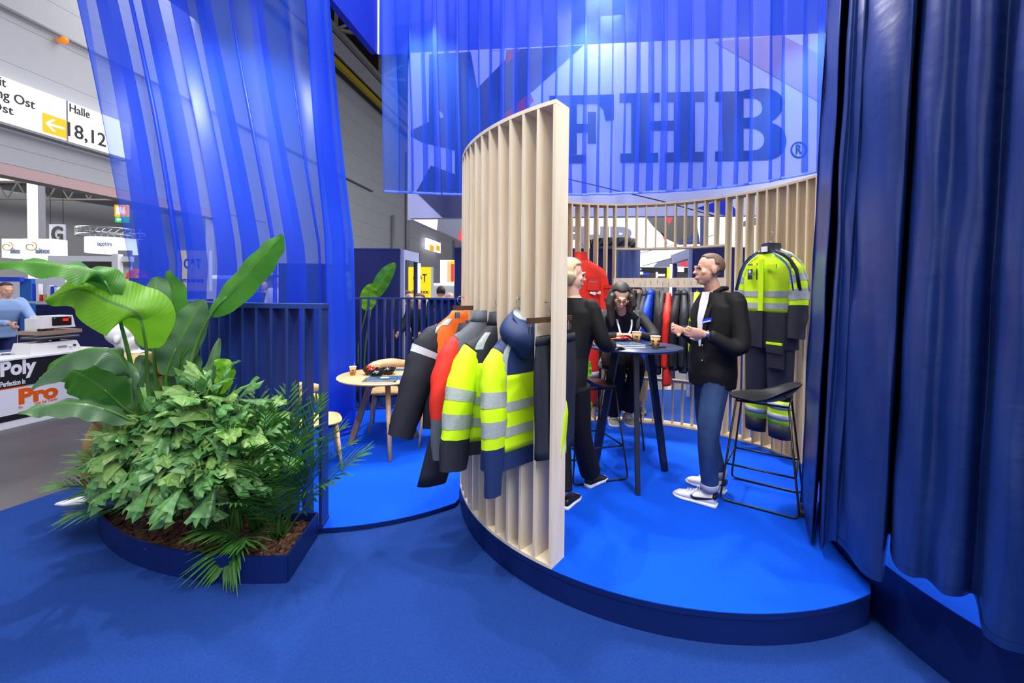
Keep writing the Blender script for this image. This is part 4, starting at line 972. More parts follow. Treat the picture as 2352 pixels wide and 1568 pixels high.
def trousers(t, m, w=.2, ln=1.08, hem=None):
    rows = 14
    def leg(x0, x1, s):
        rings = []
        for i in range(rows + 1):
            f = i / rows; hw = .13 - .03 * f; cx = x0 + (x1 - x0) * f; dp = .05 - .012 * f
            rings.append([V((cx + hw * math.cos(2 * PI * k / 16), dp * math.sin(2 * PI * k / 16) * (1 + .1 * math.sin(k * 2 + f * 6 + s)), -.05 - ln * f)) for k in range(16)])
        MB().loft(rings).obj('leg', M[m], t)
        if hem:
            MB().loft([[V((q.x * 1.0, q.y * 1.06, q.z)) + V(((q.x - (x0 + (x1 - x0) * .85)) * .03, 0, 0)) for q in rings[i]] for i in (rows - 3, rows - 2)], 0, True, False).obj('reflective_strip', M[hem], t)
    leg(-.05, -.06, 0); leg(.05, .36, 2)
    MB().loft([[V((.13 * math.cos(2 * PI * k / 20), .035 * math.sin(2 * PI * k / 20), z)) for k in range(20)] for z in (-.03, -.09)]).obj('waistband', M[m], t)
wall_jacket('work_trousers', 'dark navy work trousers hanging under the orange jacket', 203.6, 1.52, lambda t: trousers(t, 'bnavy'), -.02, 'trousers')
hanger_parts('trouser_hanger', 'dark trouser hanger with steel clips above the dark navy trousers', ring_pt(C1, R1 - SW / 2 - .0, 203.6, 1.575), math.radians(203.6), .2, clips=True)
# red and grey jacket
def j_red(t):
    torso(t, JP, [('yoke', 0, -.22, 'gcl', .001), ('body', -.22, -.6, 'red', 0), ('lower_body', -.6, -.8, 'gcl', .001)], 2)
    MB().loft([torso_ring(JP, z, o, 2) for z, o in ((-.03, .004), (.0, .006), (.045, .004))]).obj('collar', M['gcl'], t)
    for x in (1, -1):
        sleeve(t, [(x * .12, 0, -.14), (x * .215, .0, -.25), (x * .285, .03, -.48), (x * .29, .05, -.88)], [.07, .095, .09, .07], [('shoulder_panel', 0, .14, 'gcl', .001), ('sleeve', .13, .8, 'red', 0), ('cuff', .8, 1, 'gcl', 0)])
wall_jacket('work_jacket', 'red work jacket with grey shoulders and cuffs on the front screen', 208.6, 1.52, j_red, .04)
hanger_parts('coat_hanger', 'dark wooden hanger inside the red and grey jacket', ring_pt(C1, R1 - SW / 2 + .04, 208.6, 1.535), math.radians(208.6))
# hi vis jacket with black shoulders
def j_hv1(t):
    torso(t, JP, [('yoke', 0, -.25, 'bnavy', .001), ('body', -.25, -.72, 'hv', 0), ('hem_band', -.72, -.8, 'bnavy', .001), ('reflective_strip', -.45, -.5, 'refl', .003), ('reflective_strip', -.58, -.63, 'refl', .003)], 3)
    MB().loft([torso_ring(JP, z, o, 3) for z, o in ((-.03, .003), (.0, .005), (.05, .003))]).obj('collar', M['bnavy'], t)
    strip(t, JP, 30, 54, -.07, -.17, 'refl', 3)
    for x in (1, -1):
        sleeve(t, [(x * .12, 0, -.14), (x * .215, .0, -.25), (x * .295, .03, -.48), (x * .34, .04, -.86)], [.07, .098, .10, .088], [('shoulder_panel', 0, .2, 'bnavy', .002), ('sleeve', .19, .85, 'hv', 0), ('reflective_strip', .58, .66, 'refl', .003), ('reflective_strip', .74, .82, 'refl', .003), ('cuff', .85, 1, 'bnavy', 0)])
wall_jacket('hi_vis_jacket', 'hi vis yellow jacket with black shoulders and cuffs between the red and hooded jackets', 215.4, 1.51, j_hv1, .025)
hanger_parts('coat_hanger', 'wooden hanger inside the hi vis jacket with black shoulders', ring_pt(C1, R1 - SW / 2 + .025, 215.4, 1.545), math.radians(215.4))
# hi vis jacket with navy hood
def j_hv2(t):
    torso(t, JP, [('yoke', 0, -.27, 'navycl', .001), ('body', -.27, -.70, 'hv', 0), ('hem_band', -.70, -.8, 'navycl', .001), ('reflective_strip', -.42, -.475, 'refl', .003), ('reflective_strip', -.56, -.615, 'refl', .003)], 4)
    strip(t, JP, 42, 57, -.07, -.42, 'refl', 4)
    for x in (1, -1):
        sleeve(t, [(x * .12, 0, -.14), (x * .205, .02, -.25), (x * .235, .05, -.5), (x * .245, .06, -.92)], [.07, .09, .085, .055], [('shoulder_panel', 0, .14, 'navycl', .001), ('sleeve', .13, .8, 'hv', 0), ('reflective_strip', .52, .6, 'refl', .003), ('reflective_strip', .68, .75, 'refl', .003), ('cuff', .8, 1, 'navycl', 0)], seed=3)
    rings = []
    for i in range(11):                      # hood lying open on the back
        f = i / 10; z = .06 - .22 * f; w = .085 + .075 * math.sin(PI * min(1, f * 1.1)) ; d = .055 + .055 * math.sin(PI * f) ** .8
        rings.append([V((w * math.cos(2 * PI * k / 22), .035 + d * math.sin(2 * PI * k / 22), z - .03 * math.sin(2 * PI * k / 22))) for k in range(22)])
    MB().loft(rings, 0, True, True).obj('hood', M['navycl'], t)
    MB().loft([[V((.075 * math.cos(2 * PI * k / 20) + .0, .04 + .045 * math.sin(2 * PI * k / 20), z - .03 * math.sin(2 * PI * k / 20))) for k in range(20)] for z in (.056, .066)]).obj('hood_lining', M['lining'], t)
    MB().loft([[V((.10 * math.cos(a), .05 + .075 * math.sin(a), .05 - .10 * max(0, math.sin(a)) + dz)) for a in (PI * k / 12 for k in range(13))] for dz in (.012, -.022)], 0, True, False, False).obj('hood_edge', M['navycl'], t)
wall_jacket('hi_vis_jacket', 'hi vis yellow jacket with navy hood, rightmost jacket on the front screen', 223.2, 1.49, j_hv2, .035)
hanger_parts('coat_hanger', 'brown wooden hanger with steel hook above the hooded hi vis jacket', ring_pt(C1, R1 - SW / 2 + .035, 223.2, 1.555), math.radians(223.2))
def folded(t, m, ln, hw=.15, extra=None):
    rings = []
    for i in range(15):
        f = i / 14; rings.append([V((hw * (1 + .06 * math.sin(f * 5)) * math.copysign(abs(math.cos(a)) ** .5, math.cos(a)) , (.012 + .028 * min(1, f * 3)) * math.sin(a) * (1 + .25 * math.sin(4 * a + f * 3)), -.03 - ln * f)) for a in (2 * PI * k / 24 for k in range(24))])
    MB().loft(rings).obj('folded_legs', M[m], t)
    MB().loft([[V((p.x * 1.02, p.y * 1.15, p.z)) for p in rings[i]] for i in (0, 1)]).obj('waistband', M[m], t)
wall_jacket('work_trousers', 'dark trousers folded over the clip hanger beside the end post', 231.0, 1.475, lambda t: folded(t, 'bnavy', .68, .20), -.06, 'trousers')
hanger_parts('trouser_hanger', 'dark wooden clip hanger with black clips beside the end post', ring_pt(C1, R1 - SW / 2 + .0, 231.0, 1.535), math.radians(231.0), .22, clips=True)
wall_jacket('work_trousers', 'small piece of hi vis yellow clothing showing beside the end post', 231.6, 1.16, lambda t: folded(t, 'hv', .38, .07), -.06, 'trousers')
for i, (a, z) in enumerate(((198.6, 1.655), (203.6, 1.665), (208.6, 1.64), (215.4, 1.65), (223.2, 1.645), (231.0, 1.63))):
    p = ring_pt(C1, R1 - SW / 2 + .0, a - 1.6, z); ar = math.radians(a); q = ring_pt(C1, R1 - SW / 2, a + 1.1, z)
    mb = MB(); mb.tube([p, q], .0035, 6); mb.tube([q + V((0, 0, .0)), q + V((0, 0, .018)), q + V((.008, .0, .022))], .003, 6)
    tag(mb.obj('screw_hook', M['steel']), ['steel screw hook nearest the left end of the front screen', 'steel screw hook above the dark navy trousers', 'steel screw hook above the red and grey jacket', 'steel screw hook above the black shouldered hi vis jacket', 'steel screw hook above the hooded hi vis jacket', 'steel screw hook beside the end post of the front screen'][i], 'hook')

# coveralls on the back screen
def coverall(name, label, loc, yaw, pieces, sl, legs, seed=0, sx=1.0):
    t = thing(name, label, 'coverall', local=True); t.location = loc; t.rotation_euler = (0, 0, yaw)
    torso(t, CP, pieces, seed, sx)
    for x in (1, -1):
        sleeve(t, [(x * .13, 0, -.13), (x * .235, -.0, -.23), (x * .295, -.02, -.5), (x * .285, -.04, -.82)], [.075, .098, .09, .08], sl, seed=seed)
        for nm, za, zb, m, off in legs:
            rings = []; k = max(2, int((za - zb) / .05))
            for i in range(k + 1):
                z = za + (zb - za) * i / k; f = (-.85 - z) / .85; hw = .135 - .035 * max(0, f) + off; dp = .085 - .015 * max(0, f) + off
                rings.append([V((x * (.115 + .012 * f) + hw * math.cos(2 * PI * q / 18), dp * math.sin(2 * PI * q / 18) * (1 + .08 * math.sin(3 * q + z * 9 + seed)), z)) for q in range(18)])
            MB().loft(rings).obj(nm, M[m], t)
    return t
ca_ = ring_pt(C1, 1.325, 19.5, 2.12); yw = math.radians(19.5 - 90)
cvl = coverall('hi_vis_coverall', 'hi vis yellow and black coverall on a hanger at the right of the back screen', ca_, yw,
   [('upper_body', 0, -.60, 'hv', 0), ('lower_body', -.60, -.93, 'bnavy', .001), ('reflective_strip', -.405, -.46, 'refl', .003), ('reflective_strip', -.515, -.57, 'refl', .003)],
   [('shoulder_panel', 0, .16, 'bnavy', .003), ('sleeve', .12, .72, 'hv', 0), ('reflective_strip', .40, .48, 'refl', .004), ('reflective_strip', .56, .65, 'refl', .004), ('cuff', .70, 1, 'bnavy', .001)],
   [('leg', -.84, -1.40, 'bnavy', 0), ('leg_band', -1.40, -1.62, 'hv', .001), ('reflective_strip', -1.42, -1.475, 'refl', .004), ('reflective_strip', -1.52, -1.575, 'refl', .004), ('leg_hem', -1.62, -1.75, 'bnavy', .001)], 2, 1.08)
for s in (1, -1):
    MB().tube([(s * .085, -.05, -.045), (s * .17, -.05, -.085), (s * .235, -.045, -.14), (s * .285, -.045, -.22), (s * .325, -.05, -.40)], .028, 8, flat=.35, up=(0, 1, .4)).obj('shoulder_stripe', M['bnavy'], cvl)
    MB().tube([(s * .10, -.0, -.04), (s * .2, 0, -.085), (s * .28, 0, -.15), (s * .37, 0, -.40)], .03, 8, flat=.4, up=(0, 1, .4)).obj('reflective_strip', M['refl'], cvl)
    MB().tube([(s * .085, -.078, -.055), (s * .16, -.078, -.10), (s * .215, -.078, -.15), (s * .255, -.075, -.23), (s * .295, -.085, -.40)], .006, 6).obj('piping', M['blue'], cvl)
MB().loft([torso_ring(CP, z, o, 2) for z, o in ((-.055, .004), (-.02, .010), (.04, .012))], 0, True, False).obj('collar', M['bnavy'], cvl)
MB().box((0, -.082, -.015), (.06, .012, .05)).obj('inner_label', M['white'], cvl); MB().box((0, -.06, .03), (.07, .006, .03)).obj('neck_label', M['blue'], cvl)
MB().box((0, -.115, -.35), (.05, .012, .48)).obj('fly_front', M['hv'], cvl)
MB().box((0, -.118, -.76), (.06, .012, .34)).obj('fly_lower', M['bnavy'], cvl)
tg = MB().box((-.125, -.112, -.22), (.05, .008, .15)).obj('hang_tag', M['gcl'], cvl); MB().box((-.125, -.117, -.205), (.022, .003, .05)).obj('tag_print', M['white'], tg); MB().box((-.125, -.117, -.27), (.04, .003, .03)).obj('tag_panel', M['bnavy'], tg)
MB().box((-.05, -.113, -.22), (.006, .006, .16)).obj('zip', M['black'], cvl)
MB().box((.15, -.118, -.88), (.15, .02, .02)).obj('pocket_tape', M['hv'], cvl)
MB().box((.16, -.112, -1.0), (.16, .02, .2)).obj('thigh_pocket', M['bnavy'], cvl)
MB().box((.16, -.12, -.93), (.165, .02, .07)).obj('pocket_flap', M['bnavy'], cvl)
for s in (1, -1): MB().box((s * .10, -.115, -.18), (.11, .014, .035)).obj('chest_flap', M['hv'], cvl)
hanger_parts('coat_hanger', 'wooden hanger with steel hook holding the hi vis coverall', ca_ + V((0, 0, .05)), yw)
ra_ = ring_pt(C1, 1.325, 108, 2.09); yr = math.radians(108 - 90)
rj = coverall('red_coverall', 'bright red coverall with silver chest stripe on the left of the back screen', ra_, yr,
   [('body', 0, -.93, 'red', 0), ('collar', .05, -.03, 'red', .006), ('reflective_strip', -.80, -.86, 'refl2', .004)],
   [('sleeve', 0, 1, 'red', 0), ('reflective_strip', .78, .88, 'refl2', .004)],
   [('leg', -.84, -1.7, 'red', 0), ('reflective_strip', -1.3, -1.36, 'refl2', .004)], 5)
MB().box((.1, -.108, -.28), (.10, .01, .012)).obj('chest_stripe', M['refl2'], rj)
text('lettering', 'eg-d', (.06, -.118, -.43), (1, 0, 0), (0, 0, 1), M['white'], rj, w=.13, h=.045, depth=.004, bold=.03)
MB().box((.10, -.106, -.30), (.14, .014, .16)).obj('chest_pocket', M['red'], rj)
MB().box((.315, -.07, -.40), (.10, .03, .15), .4).obj('sleeve_pocket', M['red'], rj); MB().box((.315, -.075, -.335), (.108, .035, .04), .4).obj('pocket_flap', M['red'], rj)
hanger_parts('coat_hanger', 'wooden hanger inside the bright red coverall', ra_ + V((0, 0, .05)), yr)

# clothes on the rail of the back screen, seen edge on
def rail_jacket(label, px, body, lower=None, patch=None, band=None, ln=.85, sl2=None, name='work_jacket', cat='jacket', hood=False, seed=0, tilt=0):
    f = (px - 1420) / 250; p = ra.lerp(rb, f); p.z = 1.70 + random.Random(seed).uniform(-.02, .02); d = (rb - ra).normalized(); n = V((-d.y, d.x, 0))
    yaw = math.atan2(n.y, n.x) + tilt; t = thing(name, label, cat, local=True); t.location = p; t.rotation_euler = (0, 0, yaw)
    prof = [(z * ln / .8 if z < -.15 else z, w * .88, h * .62) for z, w, h in JP]
    L = [('body', 0, -ln, body, 0)] if not lower else [('body', 0, -ln * .55, body, 0), ('lower_body', -ln * .55, -ln, lower, .001)]
    if band: L.append(('reflective_strip', -ln * .5, -ln * .56, band, .003))
    torso(t, prof, L, seed)
    for x in (1, -1):
        sleeve(t, [(x * .10, 0, -.12), (x * .19, .0, -.25), (x * .215, .012, -.47), (x * .2, .02, -.8)], [.05, .064, .058, .046], [('sleeve', 0, 1, sl2 or body, 0)], .72, seed=seed)
    if hood: MB().ell((0.02, .0, -.025), (.10, .042, .05), n=12, m=8).obj('hood', M[sl2 or body], t)
    if patch: MB().box((-.252, .01, -.34), (.004, .04, .03)).obj('patch', M[patch], t)
    MB().tube([(0, 0, 0), (0, 0, .06), (-.02, 0, .085), (-.022, 0, .12), (0, 0, .15), (.02, 0, .145)], .0025, 6).obj('hanger_hook', M['steel'], t)
    MB().box((0, 0, .0), (.07, .014, .035)).obj('hanger_bar', M['oak'], t); return t
rail = [(1437, 'bnavy', None, None, None, 'dark jacket at the left end of the clothes rail behind the seated woman', False), (1452, 'gcl', None, None, None, 'grey patterned jacket second from the left end of the clothes rail', False),
        (1469, 'blk', None, None, None, 'black jacket third from the left on the clothes rail', False), (1484, 'blk', 'bnavy', None, None, 'black jacket with open front, fourth from the left on the rail', False), (1496, 'bnavy', None, None, None, 'dark jacket just left of the royal blue jacket', True),
        (1509, 'blue', 'teal', None, None, 'royal blue jacket with hood on the clothes rail', True), (1523, 'blk', None, 'red', None, 'black jacket with a red patch right of the royal blue one', False), (1536, 'bnavy', None, None, None, 'dark jacket just left of the orange red one', False),
        (1549, 'red', None, None, 'refl2', 'long orange red jacket with silver tape on the clothes rail', False), (1570, 'blk', None, None, None, 'black jacket just right of the glowing light strip', True), (1583, 'bnavy', None, None, None, 'dark hooded jacket behind the hands of the man', True),
        (1597, 'bnavy', 'orange', None, 'refl2', 'dark jacket with an orange lower half on the clothes rail', False), (1611, 'hv', 'bnavy', None, None, 'hi vis yellow jacket at the right part of the rail', False), (1626, 'blue', 'bnavy', None, None, 'blue and dark jacket hidden behind the man at the rail end', False)]
for i, (px, b, lo, pa, ba, lab, hd) in enumerate(rail):
    rail_jacket(lab, px, b, lo, pa, ba, 1.0 if b == 'red' else random.Random(i).uniform(.74, .95), hood=hd, seed=i, tilt=random.Random(i + 9).uniform(-.2, .2))
# ------------------------------------------------------------------ people and mannequins
M['skin'] = mat('skin', (214, 164, 140), .5, c2=(204, 150, 126), scale=10)
M['skin2'] = mat('light_skin', (222, 178, 156), .5)
M['eye'] = mat('eye_dark', (40, 30, 26), .2); M['lip'] = mat('lips', (176, 104, 96), .5)
M['suit'] = mat('black_suit', (15, 15, 18), .75, bump=.14, bscale=14, spec=.3)
M['suit_b'] = mat('black_trousers', (11, 11, 15), .8, spec=.3, bump=.08, bscale=16)
M['jeans'] = mat('blue_denim', (20, 46, 88), .8, c2=(36, 68, 114), scale=9, bump=.15, bscale=30, stretch=(1, 1, .5))
M['cuffd'] = mat('denim_cuff', (150, 164, 184), .8)
M['sole'] = mat('white_sole', (236, 236, 240), .5)
M['wshoe'] = mat('white_leather', (240, 241, 244), .4)
def blob(name, mb, vox, m, par, sm=4):
    me = mb.mesh('tmp', M['white']); o = bpy.data.objects.new('tmp', me); COL.objects.link(o)
    a = o.modifiers.new('r', 'REMESH'); a.mode = 'VOXEL'; a.voxel_size = vox; a.use_smooth_shade = True
    b = o.modifiers.new('s', 'SMOOTH'); b.factor = .5; b.iterations = sm
    bpy.context.view_layer.update(); ev = o.evaluated_get(bpy.context.evaluated_depsgraph_get()); m2 = bpy.data.meshes.new_from_object(ev)
    bpy.data.objects.remove(o); bpy.data.meshes.remove(me)
    vs = [v.co for v in m2.vertices]; lo = [min(v[k] for v in vs) for k in range(3)]; hi = [max(v[k] for v in vs) for k in range(3)]; off = V([(a_ + b_) / 2 for a_, b_ in zip(lo, hi)])
    m2.transform(Matrix.Translation(-off)); m2.materials.clear(); m2.materials.append(m); m2.polygons.foreach_set('use_smooth', [True] * len(m2.polygons)); m2.polygons.foreach_set('material_index', [0] * len(m2.polygons)); m2.name = name
    o = bpy.data.objects.new(name, m2); COL.objects.link(o); link(o, off, par); return o
def axes(f, up=(0, 0, 1)):
    f = V(f).normalized(); l = V(up).cross(f).normalized(); u = f.cross(l); return f, l, u
def limb(mb, P, R, n=12, flat=1.0): Q = cr_spline(P, 6 * (len(P) - 1)); k = len(Q) - 1; mb.tube(Q, [R[int(i / k * (len(R) - 1) - 1e-6)] * (1 - (i / k * (len(R) - 1) - int(i / k * (len(R) - 1) - 1e-6))) + R[min(len(R) - 1, int(i / k * (len(R) - 1) - 1e-6) + 1)] * (i / k * (len(R) - 1) - int(i / k * (len(R) - 1) - 1e-6)) for i in range(k + 1)], n, flat=flat); return mb
def trunk(mb, J, g=0, hem=None, top=1):
    f, l, _ = axes(J['f']); S = []
    pel, che, nec = V(J['pel']), V(J['che']), V(J['nec']); lw = J.get('w', 1)
    rows = [(pel - V((0, 0, .07 if hem is None else hem)), .155, .105), (pel, .165, .112), (pel.lerp(che, .4), .145, .102), (pel.lerp(che, .75), .165, .115), (che, .178, .118), (che.lerp(nec, .45), .178, .098), (che.lerp(nec, .72), .125, .08), (che.lerp(nec, .92), .072, .066)]
    if top: rows.append((nec, .056, .056))
    for c, w, d in rows:
        w, d = w * lw + g, d * lw + g; S.append([c + l * w * math.copysign(abs(math.cos(a)) ** .8, math.cos(a)) + f * d * math.copysign(abs(math.sin(a)) ** .8, math.sin(a)) for a in (2 * PI * k / 24 for k in range(24))])
    mb.loft(S); return mb
def head(mb, c, f, tilt=(0, 0, 1), s=1.0, plain=False):
    f, l, u = axes(f, tilt); c = V(c); R = Matrix((l, f, u)).transposed()
    def e(x, y, z, rx, ry, rz, n=16, m=10): mb.ell(c + (l * x + f * y + u * z) * s, (rx * s, ry * s, rz * s), R, n, m)
    e(0, -.018, .03, .076, .094, .088); e(0, .022, -.03, .062, .072, .085); e(0, .05, -.085, .034, .036, .028); e(0, .03, -.06, .052, .055, .045)
    if plain:
        e(0, .096, -.02, .011, .014, .03)
        for x in (-1, 1): e(x * .075, -.008, -.008, .009, .02, .03, 10, 8)
        return f, l, u
    e(0, .088, .022, .05, .014, .012); e(0, .094, .0, .010, .014, .03); e(0, .108, -.022, .013, .015, .012); e(0, .09, -.055, .024, .012, .006); e(0, .09, -.067, .021, .012, .007)
    for x in (-1, 1): e(x * .076, -.005, -.008, .010, .022, .032, 10, 8); e(x * .042, .058, -.02, .020, .020, .020, 10, 8)
    return f, l, u
def hand(mb, w, d, pn, side, curl=.5, s=1.0):      # wrist, pointing direction, palm normal, +1 thumb to the left of d x pn
    d = V(d).normalized(); pn = V(pn); x = d.cross(pn).normalized() * side; pn = x.cross(d).normalized() * side; w = V(w)
    rings = []
    for t, wd, th in ((0, .026, .019), (.03, .034, .018), (.06, .041, .016), (.088, .040, .012)):
        rings.append([w + d * t * s + x * wd * math.cos(a) * s + pn * th * math.sin(a) * s for a in (2 * PI * k / 12 for k in range(12))])
    mb.loft(rings)
    for i, (o, ln) in enumerate(((.030, .066), (.010, .076), (-.011, .070), (-.031, .054))):
        p = w + (d * .075 + x * o) * s; a = 0; P = [p]; q = p
        for k, fl in enumerate((.42, .32, .26)):
            a += curl * (.5 if k == 0 else .9); q = q + (d * math.cos(a) + pn * math.sin(a) + x * o * .8) * ln * fl * 1.25 * s; P.append(q)
        mb.tube(P, [.0095 * s, .009 * s, .0082 * s, .0068 * s], 8)
    p = w + (d * .022 + x * .028) * s; mb.tube([p, p + (d * .03 + x * .026 + pn * .012) * s, p + (d * .06 + x * .03 + pn * .03 * (1 + curl)) * s], [.0125 * s, .011 * s, .0085 * s], 8)
def hair_mb(c, f, tilt, s, rule, n=40, m=28, grow=1.10):
    f, l, u = axes(f, tilt); c = V(c); rings = []
    for i in range(m + 1):
        th = min(max(PI * i / m, .03), PI - .03); rg = []
        for k in range(n):
            a = 2 * PI * k / n; x, y, z = math.sin(th) * math.cos(a), math.sin(th) * math.sin(a), math.cos(th)
            r = rule(x, y, z); rg.append(c + (l * x * .078 * r + f * (y * .096 * r - .016) + u * (z * .09 * r + .028)) * s)
        rings.append(rg)
    mb = MB(); mb.loft(rings); return mb
def shoe(t, heel, toe, m_up, m_sole, h=.09, swoosh=None, laces=False, w=.048, name='shoe'):
    heel, toe = V(heel), V(toe); d = (toe - heel).normalized(); s = V((0, 0, 1)).cross(d).normalized(); L = (toe - heel).length; u = s.cross(d) * -1 if s.cross(d).z < 0 else s.cross(d); u = d.cross(s)
    def sec(x, wd, z0, z1, p=.6): return [heel + d * x * L + s * wd * math.copysign(abs(math.cos(a)) ** p, math.cos(a)) + u * ((z0 + z1) / 2 + (z1 - z0) / 2 * math.copysign(abs(math.sin(a)) ** p, math.sin(a))) for a in (2 * PI * k / 16 for k in range(16))]
    up_ = [(.0, .026, .02, h * .85), (.06, .036, .02, h), (.2, .039, .02, h * .95), (.38, .042, .02, h * .88), (.55, .046, .02, h * .72), (.75, .050, .02, h * .56), (.9, .042, .02, h * .46), (.98, .022, .02, h * .34)]
    sh = MB().loft([sec(x, wd * w / .048, a, b) for x, wd, a, b in up_]).obj(name, m_up, t)
    MB().loft([sec(x, wd * w / .048, 0, .028 if x < .6 else .024, .4) for x, wd in ((-.02, .026), (.03, .038), (.3, .042), (.5, .046), (.75, .053), (.92, .044), (1.01, .02))]).obj('sole', m_sole, sh)
    if swoosh:
        for sg in (1, -1):
            P = [heel + d * x * L + s * sg * y * w / .048 + u * z for x, y, z in ((.02, .036, .074), (.2, .0415, .058), (.38, .044, .045), (.48, .0455, .042), (.53, .046, .050), (.50, .045, .062))]
            MB().tube(cr_spline(P, 16), [.003, .005, .006, .007, .008, .009, .010, .0105, .011, .011, .0105, .010, .009, .007, .005, .003, .002], 6, flat=.3, up=s * sg).obj('side_stripe', M['black'], sh)
        MB().loft([sec(x, .041 * w / .048, h * .62, h * 1.02) for x in (-.012, .05)]).obj('heel_tab', M['black'], sh)
    if laces:
        mb = MB()
        for k in range(5):
            x = .36 + k * .07; z = h * (.90 - .5 * (x - .36)); mb.tube([heel + d * x * L + s * .024 + u * (z - .006), heel + d * (x + .02) * L + u * (z + .006), heel + d * x * L - s * .024 + u * (z - .006)], .0035, 6)
        for sg in (1, -1): mb.tube([heel + d * .38 * L + u * h * .98, heel + d * .43 * L + s * sg * .03 + u * h * 1.1, heel + d * .5 * L + s * sg * .04 + u * h * .75, heel + d * .56 * L + s * sg * .05 + u * h * .6], .003, 6)
        mb.obj('laces', M['sole'], sh)
    return sh
def face_bits(t, c, f, tilt, s=1, brow=None, eye=True):
    f, l, u = axes(f, tilt); c = V(c); R = Matrix((l, f, u)).transposed()
    for x in (-1, 1):
        if eye: MB().ell(c + (l * x * .032 + f * .080 + u * .008) * s, (.0105 * s, .009 * s, .0045 * s), R, 10, 6).obj('eye', M['eye'], t)
        if brow: MB().tube([c + (l * x * a + f * b + u * z) * s for a, b, z in ((.014, .098, .030), (.032, .095, .033), (.052, .078, .027))], [.0028 * s, .003 * s, .002 * s], 6).obj('eyebrow', brow, t)
    MB().tube([c + (l * x + f * y + u * z) * s for x, y, z in ((-.024, .088, -.062), (0, .102, -.061), (.024, .088, -.062))], [.002 * s, .006 * s, .002 * s], 8).obj('lips', M['lip'], t)
def figure(name, label, J, skin, base, vox=.008, hands=True, cat='person', hs=1.0):
    t = thing(name, label, cat, base); mb = MB(); trunk(mb, J)
    limb(mb, [V(J['nec']) - V((0, 0, .04)), V(J['hea']) + V((0, 0, -.05))], [.056, .052])
    head(mb, J['hea'], J['hf'], J.get('tilt', (0, 0, 1)), J.get('hs', 1), J.get('plain', False))
    for k in 'LR':
        limb(mb, [J['s' + k], J['e' + k], J['w' + k]], [.048, .040, .026]); limb(mb, [J['h' + k], J['k' + k], J['a' + k]], [.078, .054, .038])
        if hands: hand(mb, J['w' + k], J['hd' + k], J['hp' + k], J.get('hside' + k, 1), J.get('curl' + k, .5), hs)
    blob('body', mb, vox, skin, t, 3); return t
def sleeves(mb, J, g, up=None):
    for k in 'LR':
        s, e, w = V(J['s' + k]), V(J['e' + k]), V(J['w' + k]); limb(mb, [s, e, w + (e - w).normalized() * (up or .03)], [.056 + g, .048 + g, .034 + g]); q = (V(J['che']) - s); q.z = 0; mb.ell(s + q * .08 + V((0, 0, .0)), (.062 + g, .062 + g, .064 + g))
    return mb
def trouser_mb(J, g, cut=.05, flare=0):
    mb = MB(); f, l, _ = axes(J['f']); pel = V(J['pel'])
    mb.loft([[pel + V((0, 0, z)) + l * (w + g) * math.cos(a) + f * (d + g) * math.sin(a) for a in (2 * PI * k / 20 for k in range(20))] for z, w, d in ((-.10, .16, .11), (0, .165, .115), (.1, .15, .105))])
    for k in 'LR':
        h, n, a = V(J['h' + k]), V(J['k' + k]), V(J['a' + k]); limb(mb, [h, n, a + (n - a).normalized() * cut], [.088 + g, .066 + g, .050 + g + flare])
    return mb

# --- the man in the dark blazer
G = PZ + .003
J = dict(f=(-.97, -.16, 0), pel=(1.50, 3.22, 1.10), che=(1.53, 3.23, 1.50), nec=(1.52, 3.23, 1.715), hea=(1.462, 3.22, 1.865), hf=(-1, -.04, -.03), w=1.02,
         sL=(1.585, 3.05, 1.63), eL=(1.575, 2.97, 1.32), wL=(1.345, 3.0, 1.405), sR=(1.53, 3.41, 1.63), eR=(1.50, 3.47, 1.33), wR=(1.29, 3.27, 1.41),
         hL=(1.49, 3.13, 1.05), kL=(1.405, 3.05, .68), aL=(1.44, 3.085, .25), hR=(1.51, 3.32, 1.05), kR=(1.52, 3.33, .67), aR=(1.615, 3.30, .25),
         hdL=(-1, .12, .10), hpL=(.0, 1, .25), hsideL=1, curlL=.75, hdR=(-.9, -.35, .12), hpR=(0, -1, .3), hsideR=-1, curlR=.7)
man = figure('person', 'man in a dark blazer, jeans and white sneakers talking beside the bar table', J, M['skin'], (1.5, 3.2, G), .0065)
mb = MB(); trunk(mb, J, .026, .10, 0); sleeves(mb, J, .012); blob('blazer', mb, .009, M['suit'], man, 4)
f, l, u = axes(J['f']); che, pel = V(J['che']), V(J['pel'])
MB().loft([[che + f * (.152 - max(0, z) * .22) + l * (x + .03) + V((0, 0, z)) for x in (-w, 0, w)] for z, w in ((.2, .045), (.12, .05), (.0, .036), (-.12, .024), (-.2, .01))], 0, True, False, False).obj('shirt_front', M['white'], man)
for s in (1, -1):
    P = [V(J['nec']) + l * s * .065 + f * .02 + V((0, 0, .0)), che + f * .13 + l * s * .085 + V((0, 0, .06)), che + f * .158 + l * (s * .045 + .03) - V((0, 0, .18))]
    MB().tube(cr_spline(P, 8), [.02, .03, .036, .038, .036, .032, .026, .018, .008], 8, flat=.22, up=f).obj('lapel', M['suit'], man)
nk = V(J['nec']); MB().tube([nk + l * .078 * math.cos(a) + f * .072 * math.sin(a) + V((0, 0, .012 - .05 * max(0, math.sin(a)))) for a in (PI * k / 12 for k in range(-15, 4))], .017, 8).obj('jacket_collar', M['suit'], man)
q = che + f * .150 + l * .105 + V((0, 0, .0)); tg = MB().slab([q + (l * x - f * x * .35) + V((0, 0, z)) for x, z in ((-.03, -.03), (.04, -.012), (.04, .018), (-.03, .0))], f + l * .5, .004).obj('name_badge', M['blue'], man)
MB().slab([q + f * .005 + l * .002 + (l * x - f * x * .35) + V((0, 0, z)) for x, z in ((-.024, -.025), (.034, -.009), (.034, .000), (-.024, -.016))], f + l * .5, .002).obj('badge_text', M['white'], tg)
